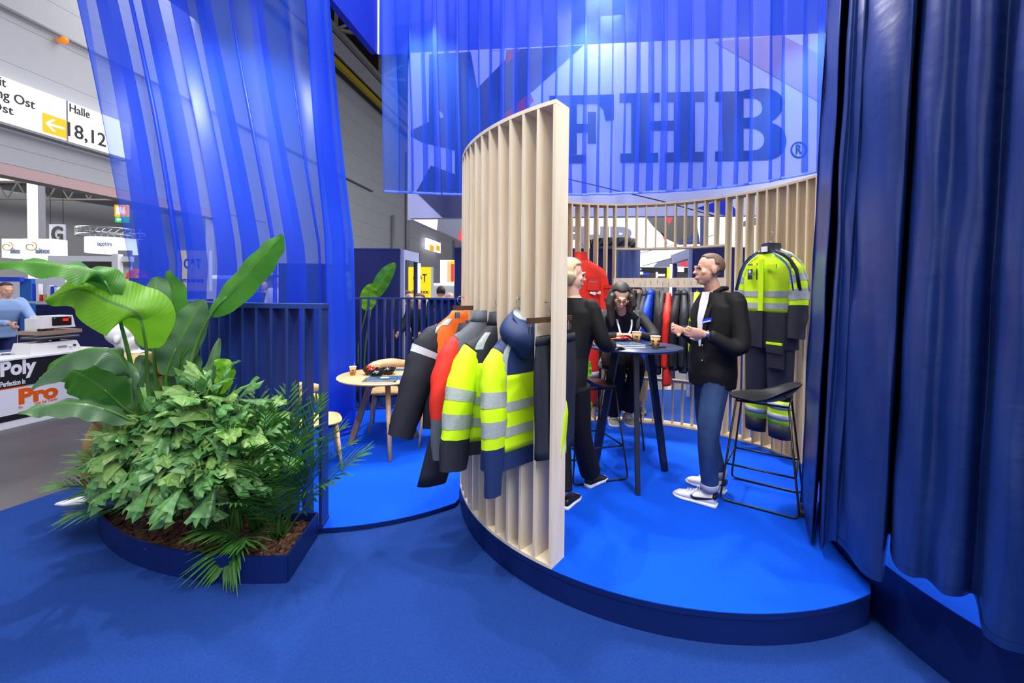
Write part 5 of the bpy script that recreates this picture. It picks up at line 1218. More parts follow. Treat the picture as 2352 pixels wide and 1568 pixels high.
for dz in (-.19, -.30): MB().ell(che + f * .155 + l * .07 + V((0, 0, dz)), (.008, .008, .008), n=8, m=6).obj('button', M['steel'], man)
MB().tube([pel + f * .10 + l * .14 + V((0, 0, .02)), pel + f * .03 + l * .185 + V((0, 0, .03))], .007, 6, flat=.5).obj('pocket_flap', M['suit_b'], man)
blob('jeans', trouser_mb(J, .008, .04), .009, M['jeans'], man, 3)
for k in 'LR':
    a, n = V(J['a' + k]), V(J['k' + k]); d = (n - a).normalized(); MB().tube([a + d * .035, a + d * .04, a + d * .075, a + d * .08], [.060, .064, .064, .060], 16).obj('rolled_cuff', M['cuffd'], man)
wl = V(J['wL']); dv = (V(J['eL']) - wl).normalized(); MB().tube([wl + dv * .005, wl + dv * .02], [.033, .033], 12).obj('watch_strap', M['blackmetal'], man)
MB().ell(wl + dv * .012 + V((0, -.033, .006)), (.02, .007, .02), n=12, m=8).obj('watch_case', M['steel'], man)
hb = mat('short_brown_hair', (98, 78, 62), .7, c2=(120, 98, 80), scale=60, stretch=(1, 1, .3))
blob('hair', hair_mb(J['hea'], J['hf'], (0, 0, 1), 1.0, lambda x, y, z: 1.075 if (z > .55 - .32 * max(0, -y) * 2.2 and not (y > .62 and z < .72)) or (y < -.1 and z > -.55 and abs(x) < .96) or (y < .12 and z > .1) else .84), .006, hb, man, 3)
face_bits(man, J['hea'], J['hf'], (0, 0, 1), 1, hb)
shoe(man, (1.470, 3.05, G), (1.240, 3.245, G), M['wshoe'], M['sole'], .10, True, True)
shoe(man, (1.640, 3.265, G), (1.430, 3.475, G), M['wshoe'], M['sole'], .10, True, True)

# --- the woman in the black suit
J = dict(f=(.80, .60, 0), pel=(.40, 3.20, 1.06), che=(.46, 3.22, 1.45), nec=(.45, 3.21, 1.665), hea=(.435, 3.19, 1.815), hf=(.96, .22, -.10), w=.93,
         sR=(.575, 3.11, 1.57), eR=(.66, 3.08, 1.33), wR=(.765, 3.27, 1.285), sL=(.36, 3.37, 1.57), eL=(.40, 3.50, 1.31), wL=(.60, 3.58, 1.30),
         hR=(.48, 3.14, 1.01), kR=(.53, 3.22, .62), aR=(.635, 3.38, .25), hL=(.34, 3.27, 1.01), kL=(.36, 3.14, .62), aL=(.36, 3.03, .25),
         hdR=(.75, .6, -.12), hpR=(.1, 0, -1), hsideR=1, curlR=.35, hdL=(.85, .4, -.1), hpL=(0, 0, -1), hsideL=-1, curlL=.4)
wom = figure('person', 'blonde woman in a black trouser suit leaning on the bar table behind the end post', J, M['skin2'], (.4, 3.2, G), .0065, hs=.92)
mb = MB(); trunk(mb, J, .022, .10, 0); sleeves(mb, J, .008); blob('jacket', mb, .009, M['suit'], wom, 4)
blob('trousers', trouser_mb(J, .012, .03, .022), .009, M['suit_b'], wom, 3)
bl_m = mat('blonde_hair', (214, 192, 150), .5, c2=(176, 150, 108), scale=40, stretch=(1, 1, .2))
blob('hair', hair_mb(J['hea'], J['hf'], (0, 0, 1), 1.0, lambda x, y, z: (1.16 + (.22 if z < -.2 else 0) if (y < .15 or z > .45) and not (y > .55 and z < .6) and z > -.92 else .84)), .007, bl_m, wom, 4)
face_bits(wom, J['hea'], J['hf'], (0, 0, 1), 1, bl_m)
MB().ell(V(J['hea']) + V((-.01, -.082, -.045)), (.006, .006, .008), n=8, m=6).obj('earring', M['steel'], wom)
wr_ = V(J['wR']); ev_ = (V(J['eR']) - wr_).normalized()
for k in range(3): MB().ell(wr_ + ev_ * (.05 + .018 * k) + V((.02, -.035, -.012)), (.007, .007, .007), n=8, m=6).obj('cuff_button', M['navycl'], wom)
shoe(wom, (.600, 3.345, G), (.775, 3.52, G), M['black'], M['sole'], .075); shoe(wom, (.375, 3.00, G), (.50, 3.20, G), M['black'], M['sole'], .075)

# --- the seated woman with glasses
J = dict(f=(-.05, -1, 0), pel=(1.10, 4.43, 1.04), che=(1.065, 4.24, 1.38), nec=(1.04, 4.10, 1.545), hea=(1.005, 4.0, 1.655), hf=(-.12, -1, -.62), tilt=(0, -.55, 1), w=.95,
         sL=(1.255, 4.22, 1.46), eL=(1.33, 4.03, 1.285), wL=(1.13, 3.90, 1.305), sR=(.875, 4.20, 1.46), eR=(.82, 3.98, 1.285), wR=(.98, 3.86, 1.31),
         hL=(1.19, 4.40, 1.02), kL=(1.17, 4.02, 1.0), aL=(1.12, 4.13, .55), hR=(1.01, 4.40, 1.02), kR=(.99, 4.02, 1.0), aR=(.985, 4.16, .50),
         hdL=(-.9, -.3, .0), hpL=(0, -.2, -1), hsideL=-1, curlL=.4, hdR=(.6, -.5, .1), hpR=(.2, -.1, -1), hsideR=1, curlR=.45)
sit = figure('person', 'woman with glasses and white lanyard bent over the far side of the bar table', J, M['skin2'], (1.1, 4.4, .94), .0065, hs=.9)
mb = MB(); trunk(mb, J, .012, .06, 0); sleeves(mb, J, .0); blob('black_top', mb, .009, M['blk'], sit, 4)
blob('trousers', trouser_mb(J, .012, .02, .012), .009, M['suit_b'], sit, 3)
dh = mat('black_hair', (26, 22, 22), .6, c2=(48, 42, 40), scale=40, stretch=(1, 1, .2))
f, l, u = axes(J['hf'], J['tilt']); hc = V(J['hea'])
mb = hair_mb(J['hea'], J['hf'], J['tilt'], 1.0, lambda x, y, z: 1.16 if (y < .3 or z > .5) and not (y > .45 and z < .62) and z > -.75 else .84)
for s, ln in ((-1, .30), (1, .16)):
    for i in range(6):
        p = hc + l * s * (.058 + .012 * (i % 3)) + f * (-.07 + .024 * i) + u * .04; mb.tube([p, p + V((s * .03, -.005, -.09)), p + V((s * .02, .01, -.6 * ln)), p + V((s * .0, .02, -ln))], [.026, .032, .028, .008], 8)
blob('hair', mb, .0075, dh, sit, 4)
face_bits(sit, J['hea'], J['hf'], J['tilt'], 1, dh)
gm = MB()
for s in (-1, 1):
    c = hc + l * s * .034 + f * .104 + u * .004; gm.tube([c + l * .026 * math.cos(a) + u * .022 * math.sin(a) for a in (2 * PI * k / 16 for k in range(17))], .0016, 5); gm.tube([c + l * s * .026, hc + l * s * .078 + f * .0 + u * .01], .0014, 5)
gm.tube([hc + f * .108 + l * .008 + u * .006, hc + f * .108 - l * .008 + u * .006], .0016, 5); gm.obj('glasses', mat('gold_frame', (200, 170, 110), .3, metal=1), sit)
che = V(J['che'])
for s in (-1, 1):
    P = [V(J['nec']) + V((s * .06, -.03, .0)), che + V((s * .07, -.15, .06)), che + V((s * .05, -.19, -.05)), che + V((-.03 + s * .006, -.22, -.12))]
    MB().tube(cr_spline(P, 10), .010, 6, flat=.2, up=(0, -1, .3)).obj('lanyard', M['white'], sit)
MB().tube(cr_spline([che + V((.13, .05, .13)), che + V((.14, -.11, .08)), che + V((.125, -.155, -.05))], 8), .02, 8, flat=.25, up=(0, -1, .4)).obj('backpack_strap', M['dgrey'], sit)
gs = mat('grey_sneaker', (150, 148, 138), .6)
shoe(sit, (.985, 4.20, .43), (.97, 3.99, .435), gs, M['sole'], .08, laces=True); shoe(sit, (1.12, 4.20, .44), (1.13, 3.99, .435), gs, M['sole'], .08, laces=True)

# --- mannequins at the edge of the stand
M['mann'] = mat('white_mannequin', (226, 226, 232), .45); M['mannb'] = mat('brown_mannequin', (110, 86, 76), .5); M['tan'] = mat('tan_workwear', (168, 142, 88), .75, bump=.15, bscale=14, c2=(150, 124, 74), scale=3)
fz = .004
J = dict(f=(.75, .35, 0), pel=(-3.12, 3.46, .66), che=(-3.06, 3.44, 1.0), nec=(-3.0, 3.44, 1.19), hea=(-3.06, 3.40, 1.30), hf=(.85, .3, -.1), w=1.0,
         sR=(-3.10, 3.27, 1.08), eR=(-3.13, 3.22, .80), wR=(-3.0, 3.30, .58), sL=(-2.98, 3.62, 1.08), eL=(-2.93, 3.66, .82), wL=(-2.9, 3.6, .6),
         hR=(-3.16, 3.37, .62), kR=(-3.22, 3.32, .44), aR=(-3.26, 3.38, .11), hL=(-3.10, 3.55, .62), kL=(-2.98, 3.56, .46), aL=(-3.02, 3.52, .11),
         hdR=(.5, .3, -.8), hpR=(0, 1, 0), hsideR=1, curlR=.3, hdL=(.3, .0, -1), hpL=(0, -1, 0), hsideL=-1, curlL=.3, hs=1.12, plain=True)
mn = figure('mannequin', 'white headed mannequin in tan workwear with orange shoulders behind the palms', J, M['mann'], (-3.1, 3.45, fz), .009, cat='mannequin')
mb = MB(); trunk(mb, J, .035, .10, 0); sleeves(mb, J, .018); blob('tan_jacket', mb, .011, M['tan'], mn, 3)
blob('tan_trousers', trouser_mb(J, .012, .02, .03), .011, M['tan'], mn, 3)
for k in 'LR':
    s, e = V(J['s' + k]), V(J['e' + k]); MB().tube([s + (s - e).normalized() * .03, s.lerp(e, .2), s.lerp(e, .42)], [.07, .082, .078], 14).obj('orange_sleeve_band', M['orange'], mn)
    a = V(J['a' + k]); MB().loft([[a + V((-.05 + .26 * t * -1 + .05, -.06 * t, 0)) + V((0, w * math.cos(q), max(-a.z + fz + .001, -.10 + hh * math.sin(q)))) for q in (2 * PI * z / 12 for z in range(12))] for t, w, hh in ((0, .03, .06), (.3, .042, .05), (.7, .045, .03), (1, .02, .012))]).obj('foot', M['mann'], mn)
MB().loft([[V(J['nec']) + V((.07 * math.cos(a), .07 * math.sin(a), z)) for a in (2 * PI * k / 16 for k in range(16))] for z in (-.07, -.01)]).obj('dark_collar', M['bnavy'], mn)
J = dict(f=(1, .1, 0), pel=(-5.35, 6.15, 1.05), che=(-5.35, 6.15, 1.45), nec=(-5.35, 6.15, 1.65), hea=(-5.33, 6.15, 1.79), hf=(1, -.1, -.1), w=1.0,
         sR=(-5.35, 5.95, 1.55), eR=(-5.34, 5.9, 1.25), wR=(-5.2, 5.92, 1.05), sL=(-5.35, 6.35, 1.55), eL=(-5.34, 6.4, 1.25), wL=(-5.2, 6.38, 1.05),
         hR=(-5.35, 6.05, 1.0), kR=(-5.35, 6.05, .55), aR=(-5.35, 6.05, .1), hL=(-5.35, 6.25, 1.0), kL=(-5.35, 6.25, .55), aL=(-5.35, 6.25, .1),
         hdR=(.3, 0, -1), hpR=(0, 1, 0), hdL=(.3, 0, -1), hpL=(0, -1, 0), plain=True)
m2 = figure('mannequin', 'brown mannequin in an orange work jacket and orange safety helmet', J, M['mannb'], (-5.35, 6.15, 0), .012, cat='mannequin')
mb = MB(); trunk(mb, J, .03, .10, 0); sleeves(mb, J, .014); blob('orange_jacket', mb, .013, M['orange'], m2, 3)
blob('dark_trousers', trouser_mb(J, .02), .013, M['bnavy'], m2, 2)
MB().loft([[V(J['che']) + V((.155 * math.cos(a), .215 * math.sin(a), z)) for a in (2 * PI * k / 20 for k in range(20))] for z in (.10, .03)], 0, True, False).obj('reflective_strip', M['refl'], m2)
MB().loft([[V(J['nec']) + V((.085 * math.cos(a), .085 * math.sin(a), z)) for a in (2 * PI * k / 16 for k in range(16))] for z in (-.05, .03)]).obj('orange_collar', M['orange'], m2)
hc = V(J['hea']) + V((0, 0, .05))
MB().lathe([(.135, -.01), (.15, -.015), (.15, 0), (.128, .008), (.122, .05), (.1, .09), (.06, .115), (.01, .122)], hc, 24).obj('safety_helmet', mat('orange_helmet', (236, 80, 10), .25), m2)
for x in (.03, -.03): MB().tube([hc + V((-.1, x, .09)), hc + V((0, x, .125)), hc + V((.1, x, .09))], .008, 6).obj('helmet_rib', mat('orange_helmet_rib', (240, 96, 20), .25), m2)
for y in (-.1, .1): MB().box((-5.35, 6.15 + y, .03), (.24, .09, .06)).obj('shoe', M['black'], m2)
# ------------------------------------------------------------------ print counter on the left
ca, cb2 = gz(0, 989, 0), gz(135, 957, 0); CD = (cb2 - ca).normalized(); CN = V((CD.y, -CD.x, 0)); CZT = .835
def cpl(px, py, o=0): return onplane(px, py, ca + CN * o, CN)
ce = cpl(245, 900); cs = ca - CD * 1.6; ce = V((ce.x, ce.y, 0))
ct = thing('print_counter', 'white topped exhibition counter with black, white and orange printed front', 'counter', cs)
MB().slab([cs - CN * .8, ce - CN * .8, ce - CN * .003, cs - CN * .003], (0, 0, 1), .09).obj('plinth', M['white'], ct)
MB().slab([p + V((0, 0, .09)) for p in (cs - CN * .8, ce - CN * .8, ce - CN * .003, cs - CN * .003)], (0, 0, 1), CZT - .11).obj('cabinet', M['white'], ct)
MB().slab([p + V((0, 0, CZT - .02)) for p in (cs - CN * .82, ce - CN * .82 + CD * .02, ce + CN * .02 + CD * .02, cs + CN * .02)], (0, 0, 1), .02).obj('worktop', M['white'], ct)
def cband(za, zb, m, nm, o=0.0, th=.003, s=cs, e=ce): MB().slab([s + V((0, 0, za)), e + V((0, 0, za)), e + V((0, 0, zb)), s + V((0, 0, zb))], CN, th + o).obj(nm, m, ct)
M['cblack'] = mat('counter_black', (20, 20, 30), .5); M['proor'] = mat('print_orange', (228, 92, 6), .5)
zl = cpl(0, 895).z
cband(zl, CZT - .02, M['cblack'], 'black_print_band'); cband(.16, zl, mat('counter_white', (226, 228, 238), .5), 'white_print_band'); cband(.09, .16, M['cblack'], 'black_foot_band')
cband(zl - .008, zl + .006, M['proor'], 'orange_line', .001, s=cs, e=cpl(60, 890) * 1 - V((0, 0, cpl(60, 890).z)))
cband(zl - .008, zl + .006, mat('print_teal', (60, 170, 180), .5), 'teal_line', .001, s=V((*cpl(60, 890)[:2], 0)), e=V((*cpl(140, 880)[:2], 0)))
def ctext(b, x0, y0, x1, ytop, m, bold=.02):
    a = cpl(x0, y0, .004); e = cpl(x1, y0, .004); text('lettering', b, a, CD, (0, 0, 1), m, ct, w=(e - a).dot(CD), h=cpl(x0, ytop, .004).z - a.z, bold=bold, depth=.002)
ctext('Poly', 1, 877, 84, 830, M['white'], .04); ctext('ic.', 188, 838, 217, 822, M['white'], .04)
ctext('Perfection in', 1, 890, 58, 877, M['white']); ctext('g sin', 90, 876, 110, 864, M['white'])
ctext('Pro', 43, 930, 134, 893, M['proor'], .05); ctext('Heat Seal Transfer', 80, 929, 133, 922, M['proor'], 0); ctext('Fir', 43, 939, 53, 933, M['proor'], 0)
# heat press
hp0 = at(118, 806, 5.75); hp0.z = CZT; rz = math.atan2(CD.y, CD.x); HP = V((hp0.x, hp0.y, CZT))
hp = thing('heat_press', 'white bench heat press with black control panel and red display on the counter', 'machine', HP)
M['offw'] = mat('press_white', (222, 222, 218), .4)
def hl(x, y, z): return HP + CD * x * .62 - CN * y * .62 + V((0, 0, z * .8))
def hbox(nm, x0, x1, y0, y1, z0, z1, m, par=hp, tx=0):
    r = [[hl(x0, y0, z0), hl(x1, y0, z0), hl(x1, y1, z0), hl(x0, y1, z0)], [hl(x0 + tx, y0 + tx, z1), hl(x1 - tx, y0 + tx, z1), hl(x1 - tx, y1, z1), hl(x0 + tx, y1, z1)]]
    return MB().loft(r, 0, False).obj(nm, m, par)
hbox('base', -.50, .42, -.22, .3, 0, .17, M['offw'], tx=.06); pn = hbox('name_plate', -.02, .14, -.21, -.19, .07, .10, M['grey'])
MB().lathe([(.02, 0), (.02, .008)], hl(.20, -.215, .08), 16).obj('gauge', M['white'], hp); MB().ell(hl(.29, -.2, .09), (.018, .018, .014)).obj('knob', M['black'], hp)
MB().lathe([(.06, .12), (.055, .185)], hl(-.12, .05, 0), 20).obj('pillar', M['grey'], hp); MB().lathe([(.04, .12), (.04, .18)], hl(.12, .05, 0), 16).obj('spring_pillar', M['dgrey'], hp)
hbox('lower_platen', -.34, .4, -.2, .3, .22, .245, M['dgrey']); hbox('felt_pad', -.33, .39, -.19, .29, .245, .262, M['grey'])
hbox('upper_platen', -.38, .44, -.2, .3, .30, .36, mat('brown_platen', (150, 128, 108), .5)); hbox('arm', -.12, .02, -.05, .2, .36, .42, M['grey'])
hd = hbox('head', -.26, .34, -.16, .2, .40, .60, M['offw'], tx=.03)
hbox('control_panel', -.08, .26, -.168, -.15, .44, .58, M['black'], hd); hbox('red_display', .10, .20, -.173, -.16, .51, .55, emis('red_led', (255, 20, 20), 1.6), hd)
for x in (-.05, .23): MB().ell(hl(x, -.17, .56), (.01, .01, .01), n=8, m=6).obj('green_button', mat('green_button', (20, 150, 90), .4), hd)
MB().lathe([(.035, 0), (.035, .03)], hl(-.24, -.1, .36), 16).obj('pressure_knob', M['black'], hp); hbox('side_plate', -.32, -.24, -.08, .2, .36, .56, M['offw'])
for i, (px, py, lab, m) in enumerate(((40, 812, 'loose colour print sheet at the left end of the counter top', cg), (75, 808, 'white paper pad with blue edge on the counter before the press', M['white']), (18, 806, 'second loose print sheet at the counter edge', cv))):
    q = gz(px, py, CZT); tag(MB().box(q + V((0, 0, .003 + .002 * i)), (.28, .2, .004), .8 + .3 * i).obj('print_sheet', m), lab, 'paper')

# ------------------------------------------------------------------ things beyond, far hall through the opening
def facing(px0, px1, py0, py1, y, th, nm, m, par):
    a, b = at(px0, (py0 + py1) / 2, y), at(px1, (py0 + py1) / 2, y); z0, z1 = at((px0 + px1) / 2, py1, y).z, at((px0 + px1) / 2, py0, y).z
    return MB().slab([(a.x, y, z0), (b.x, y, z0), (b.x, y, z1), (a.x, y, z1)], (0, 1, 0), th).obj(nm, m, par)
def ftext(body, px0, px1, py0, py1, y, m, par, bold=.02, nm='lettering'):
    a = at(px0, py1, y); b = at(px1, py1, y); return text(nm, body, a, (1, 0, 0), (0, 0, 1), m, par, w=b.x - a.x, h=at(px0, py0, y).z - a.z, bold=bold, depth=.01)
M['lit'] = emis('lit_white', (244, 248, 252), .95)
M['fwall'] = mat('far_hall_wall', (196, 198, 204), .7)
mb = MB(); mb.slab([(-75, -8, 0), (-48, 62, 0), (-48, 62, 14), (-75, -8, 14)], (-1, .4, 0), .3); mb.slab([(-48, 62, 0), (60, 62, 0), (60, 62, 16), (-48, 62, 16)], (0, 1, 0), .3)
struct('wall_far', mb, M['fwall'])
mb = MB(); mb.slab([(-75, -8, 12), (-14.8, -8, 12), (-6, 62, 12), (-48, 62, 12)], (0, 0, 1), .3); cf = struct('ceiling_far', mb, M['grey'])
M['sky'] = emis('skylight', (236, 240, 248), .7)
for i in range(5):
    for k in range(3): MB().box((-22 - k * 9, 9 + i * 9, 11.97), (4, 3, .05)).obj('skylight', M['sky'], cf)
M['duct'] = mat('duct_grey', (74, 70, 70), .7)
for k, (yy, zz) in enumerate(((16.5, 6.4), (24, 7.6), (34, 8.6))):
    t = thing('roof_truss', ['dark roof truss nearest beyond the opening in the left wall', 'second dark roof truss beyond the opening in the left wall', 'farthest dark roof truss in the neighbouring hall'][k], 'truss', (-14 - k * 6, yy, zz))
    x0, x1 = -70, -14 + .145 * yy - 1.2
    for dz in (0, 1.3): MB().beam((x0, yy, zz + dz), (x1, yy, zz + dz), .2, .12).obj('chord', M['truss'], t)
    MB().slab([(x0, yy + .6, zz + 1.2), (x1, yy + .6, zz + 1.2), (x1, yy + .6, zz + 2.2), (x0, yy + .6, zz + 2.2)], (0, 1, 0), .1).obj('dark_duct', M['duct'], t)
    n = int((x1 - x0) / 1.6)
    for i in range(0, n):
        a = x0 + i * 1.6
        if a < -45: continue
        MB().beam((a, yy, zz), (a + .8, yy, zz + 1.3), .07, .07).obj('web_bar', M['truss'], t); MB().beam((a + .8, yy, zz + 1.3), (a + 1.6, yy, zz), .07, .07).obj('web_bar', M['truss'], t)
    for i in range(5): MB().box((x1 - 2 - i * 4.0, yy - .1, zz - .15), (1.6, .12, .06)).obj('strip_light', M['lit'], t)
o_ = facing(63, 88, 380, 700, 15.5, .25, 'hall_column', M['white'], None); tag(o_, 'tall grey square column standing beyond the opening in the left wall', 'column')
t = thing('letter_sign', 'square white hanging sign with a black letter G', 'sign', at(130, 568, 13.5)); facing(113, 148, 515, 568, 13.5, .05, 'board', M['white'], t); ftext('G', 118, 143, 519, 556, 13.48, M['ink'], t, .03)
for x in (116, 145): MB().tube([at(x, 515, 13.5), at(x, 515, 13.5) + V((0, 0, 3))], .01, 4).obj('wire', M['dgrey'], t)
M['swirl'] = mat('pale_orange', (240, 196, 120), .6); M['txtblue'] = mat('pale_slate_text', (140, 156, 186), .6)
for (x0, x1, y0, y1, lab, y) in ((4, 52, 548, 592, 'narrower lit white booth sign with orange swirl at the far left', 12.6), (53, 122, 548, 600, 'wider lit white booth sign with orange swirl left of the G sign', 12.3)):
    t = thing('booth_sign', lab, 'sign', at((x0 + x1) / 2, y1, y)); facing(x0, x1, y0, y1, y, .4, 'light_box', M['lit'], t); w = x1 - x0
    ftext('aitex', x0 + w * .42, x0 + w * .9, y0 + 22, y0 + 34, y - .012, M['txtblue'], t)
    c = at(x0 + w * .25, y0 + 18, y - .01); MB().tube([c + V((math.cos(a) * (.05 + .012 * a) * 1.4, 0, math.sin(a) * (.05 + .012 * a))) for a in (k * .4 for k in range(20))], .016, 5).obj('swirl', M['swirl'], t)
sc = at(258, 582, 13); SR = .60
t = thing('round_banner', 'white lit ring banner with blue lettering hung beneath a truss ring', 'banner', sc)
zt_b = at(258, 548, 13).z - sc.z; MB().lathe([(SR, 0), (SR, zt_b), (SR - .02, zt_b), (SR - .02, 0)], (sc.x, sc.y, sc.z), 40, caps=False).obj('ring', M['lit'], t)
cone_text('lettering', 'sapphire', (sc.x, sc.y, sc.z), SR + .005, SR + .005, zt_b, zt_b * .3, zt_b * .68, -PI / 2 + .02 - math.atan2(sc.x, sc.y) * .6, .55, mat('sapphire_blue', (50, 90, 170), .5), t)
tt = thing('truss_ring', 'silver lighting truss ring above the round white banner', 'truss', sc + V((0, 0, zt_b + .05)))
for z in (.06, .25): MB().tube([sc + V(((.78) * math.cos(a), (.78) * math.sin(a), zt_b + z)) for a in (2 * PI * k / 32 for k in range(33))], .03, 6).obj('chord', M['steel'], tt)
for k in range(32): a = 2 * PI * k / 32; b_ = 2 * PI * (k + 1) / 32; MB().tube([sc + V(((.78) * math.cos(a), (.78) * math.sin(a), zt_b + .06)), sc + V(((.78) * math.cos(b_), (.78) * math.sin(b_), zt_b + .25))], .014, 4).obj('web_bar', M['steel'], tt)
t = thing('exit_sign', 'orange hall number sign above a green running man exit sign', 'sign', at(274, 510, 13)); facing(263, 292, 470, 497, 13, .08, 'orange_board', M['signo'], t); facing(264, 292, 498, 510, 13, .08, 'green_board', emis('exit_green', (20, 170, 90), .8), t)
ftext('1', 268, 274, 475, 492, 12.98, M['signw'], t, .03); ftext('16', 275, 287, 475, 492, 12.98, M['signw'], t, .03)
arr = MB(); c = at(274, 504, 12.98); arr.slab([c + V(q) * .05 for q in ((-1.6, 0, 0), (-.6, 0, 1), (-.6, 0, .4), (1.2, 0, .4), (1.2, 0, -.4), (-.6, 0, -.4), (-.6, 0, -1))], (0, -1, 0), .01); arr.obj('arrow', M['signw'], t)
bt_ = thing('exhibition_booth', 'white framed booth with dark screen beyond the opening in the left wall', 'booth', at(200, 720, 11))
facing(110, 300, 588, 600, 11, .1, 'header_beam', M['white'], bt_); facing(257, 271, 583, 730, 10.9, .15, 'post', M['white'], bt_); facing(188, 256, 596, 640, 11.3, .06, 'screen', M['dgrey'], bt_); facing(110, 188, 600, 680, 11.4, .06, 'white_wall', M['white'], bt_)
facing(271, 300, 575, 612, 11.2, .06, 'grey_wall', M['grey'], bt_); facing(271, 300, 612, 740, 11.25, .06, 'white_wall', M['white'], bt_); facing(188, 256, 640, 740, 11.4, .06, 'back_wall', M['white'], bt_); ftext('16', 243, 252, 637, 643, 10.88, M['ink'], bt_); ftext('K', 246, 250, 646, 652, 10.88, M['ink'], bt_)
bt_ = thing('exhibition_booth', 'blue and white booth with shelves of goods at the far left edge', 'booth', at(40, 760, 9))
facing(-60, 46, 636, 646, 8.6, .08, 'blue_fascia', M['blue'], bt_); facing(46, 72, 640, 760, 8.7, .08, 'blue_panel', mat('panel_blue', (20, 100, 196), .5), bt_); facing(-60, 46, 646, 760, 9.2, .08, 'white_panel', M['white'], bt_); facing(70, 150, 640, 700, 9.2, .06, 'shelf_back', M['white'], bt_); facing(40, 200, 692, 697, 8.4, .3, 'shelf', M['steel'], bt_); facing(40, 320, 700, 800, 9.0, .1, 'dark_counter', M['navy'], bt_)
gd = random.Random(2)
for i in range(9):
    x = 74 + i * 8.5; o = facing(x, x + 6, 690 - gd.uniform(12, 40), 692, 8.5, .08, 'boxed_goods', M[['blue', 'white', 'red', 'oak', 'white'][i % 5]], None)
    tag(o, ['blue', 'white', 'red', 'wood coloured', 'pale'][i % 5] + ' packet, %s from the left on the far booth shelf' % 'first second third fourth fifth sixth seventh eighth ninth'.split()[i], 'box', 'packets on the far booth shelf')
# ------------------------------------------------------------------ portals, partitions and signs behind the stand
M['jamb'] = mat('light_portal_frame', (150, 158, 196), .5); M['led'] = emis('warm_led', (255, 222, 180), 9)
def portal(label, px0, px1, y, top, led_side):
    p0 = at(px0, 700, y); zt = at(px0, top, y).z; k = (px1 - 1176) / FPX; s = (k * p0.y - p0.x) / (WD.x - k * WD.y); q0 = V((p0.x, p0.y, 0)); q1 = q0 + WD * s
    t = thing('portal_frame', label, 'portal', q0); n = V((WD.y, -WD.x, 0)); jw = .045
    for q, sg in ((q0, 1), (q1, -1)):
        a = q; b = q + WD * sg * jw; MB().slab([a - n * .05, b - n * .05, b + n * .05, a + n * .05], (0, 0, 1), zt).obj('jamb', M['jamb'] if sg > 0 else M['navy'], t)
    a, b = q0 + WD * jw, q1 - WD * jw; MB().slab([p + V((0, 0, zt - .16)) for p in (a - n * .05, b - n * .05, b + n * .05, a + n * .05)], (0, 0, 1), .16).obj('head', M['jamb'], t)
    c = q1 - WD * (jw + .02) + n * (.06 * led_side); MB().beam(c + V((0, 0, .05)), c + V((0, 0, zt - .18)), .03, .05, WD).obj('light_strip', M['led'], t)
    return q0, zt
portal('navy portal frame with a warm glowing light strip behind the dining circle railing', 921, 958, 7.0, 573, 1)
portal('pale portal frame with a warm glowing light strip behind the clothes rail', 1588, 1546, 7.0, 570, -1)
def partition(label, px0, px1, y, top, m='navy'):
    a, b = at(px0, 700, y), at(px1, 700, y); z = at((px0 + px1) / 2, top, y).z
    t = thing('partition_wall', label, 'partition', ((a.x + b.x) / 2, y, .004)); MB().slab([(a.x, y, .004), (b.x, y, .004), (b.x, y, z), (a.x, y, z)], (0, 1, 0), .08).obj('panel', M[m], t); MB().slab([(a.x - .01, y - .006, z), (b.x + .01, y - .006, z), (b.x + .01, y - .006, z + .02), (a.x - .01, y - .006, z + .02)], (0, 1, 0), .09).obj('cap', M['rail'], t)
partition('navy partition wall left of the glowing portal behind the dining circle', 800, 917, 6.95, 573)
partition('lower navy partition seen through the tall sheer curtain', 640, 799, 7.3, 608)
partition('navy partition wall behind the front slat screen and the red coverall', 1043, 1405, 7.0, 572)
partition('navy partition wall behind the man and the right part of the slat screen', 1592, 1722, 6.95, 570)
cy = at(1434, 700, 7.1); t = thing('drape_column', 'slate blue draped column with a dark truss ring behind the clothes opening', 'drape', (cy.x, cy.y, .012))
rings = []
for z in (.012, 1.2, 2.42): rings.append([V((cy.x + (.22 + .022 * math.sin(k * PI / 2)) * math.cos(2 * PI * k / 48), cy.y + (.22 + .022 * math.sin(k * PI / 2)) * math.sin(2 * PI * k / 48), z)) for k in range(48)])
MB().loft(rings).obj('drape', mat('slate_drape', (60, 78, 130), .7), t)
MB().lathe([(.36, 2.42), (.36, 2.55), (.33, 2.55), (.33, 2.42)], (cy.x - .2, cy.y, 0), 32, caps=False).obj('ring_rail', M['dgrey'], t)
for k in range(16): a = 2 * PI * k / 16; MB().tube([V((cy.x - .2 + .37 * math.cos(a), cy.y + .37 * math.sin(a), 2.42)), V((cy.x - .2 + .37 * math.cos(a + .39), cy.y + .37 * math.sin(a + .39), 2.55))], .012, 4).obj('web_bar', M['black'], t)
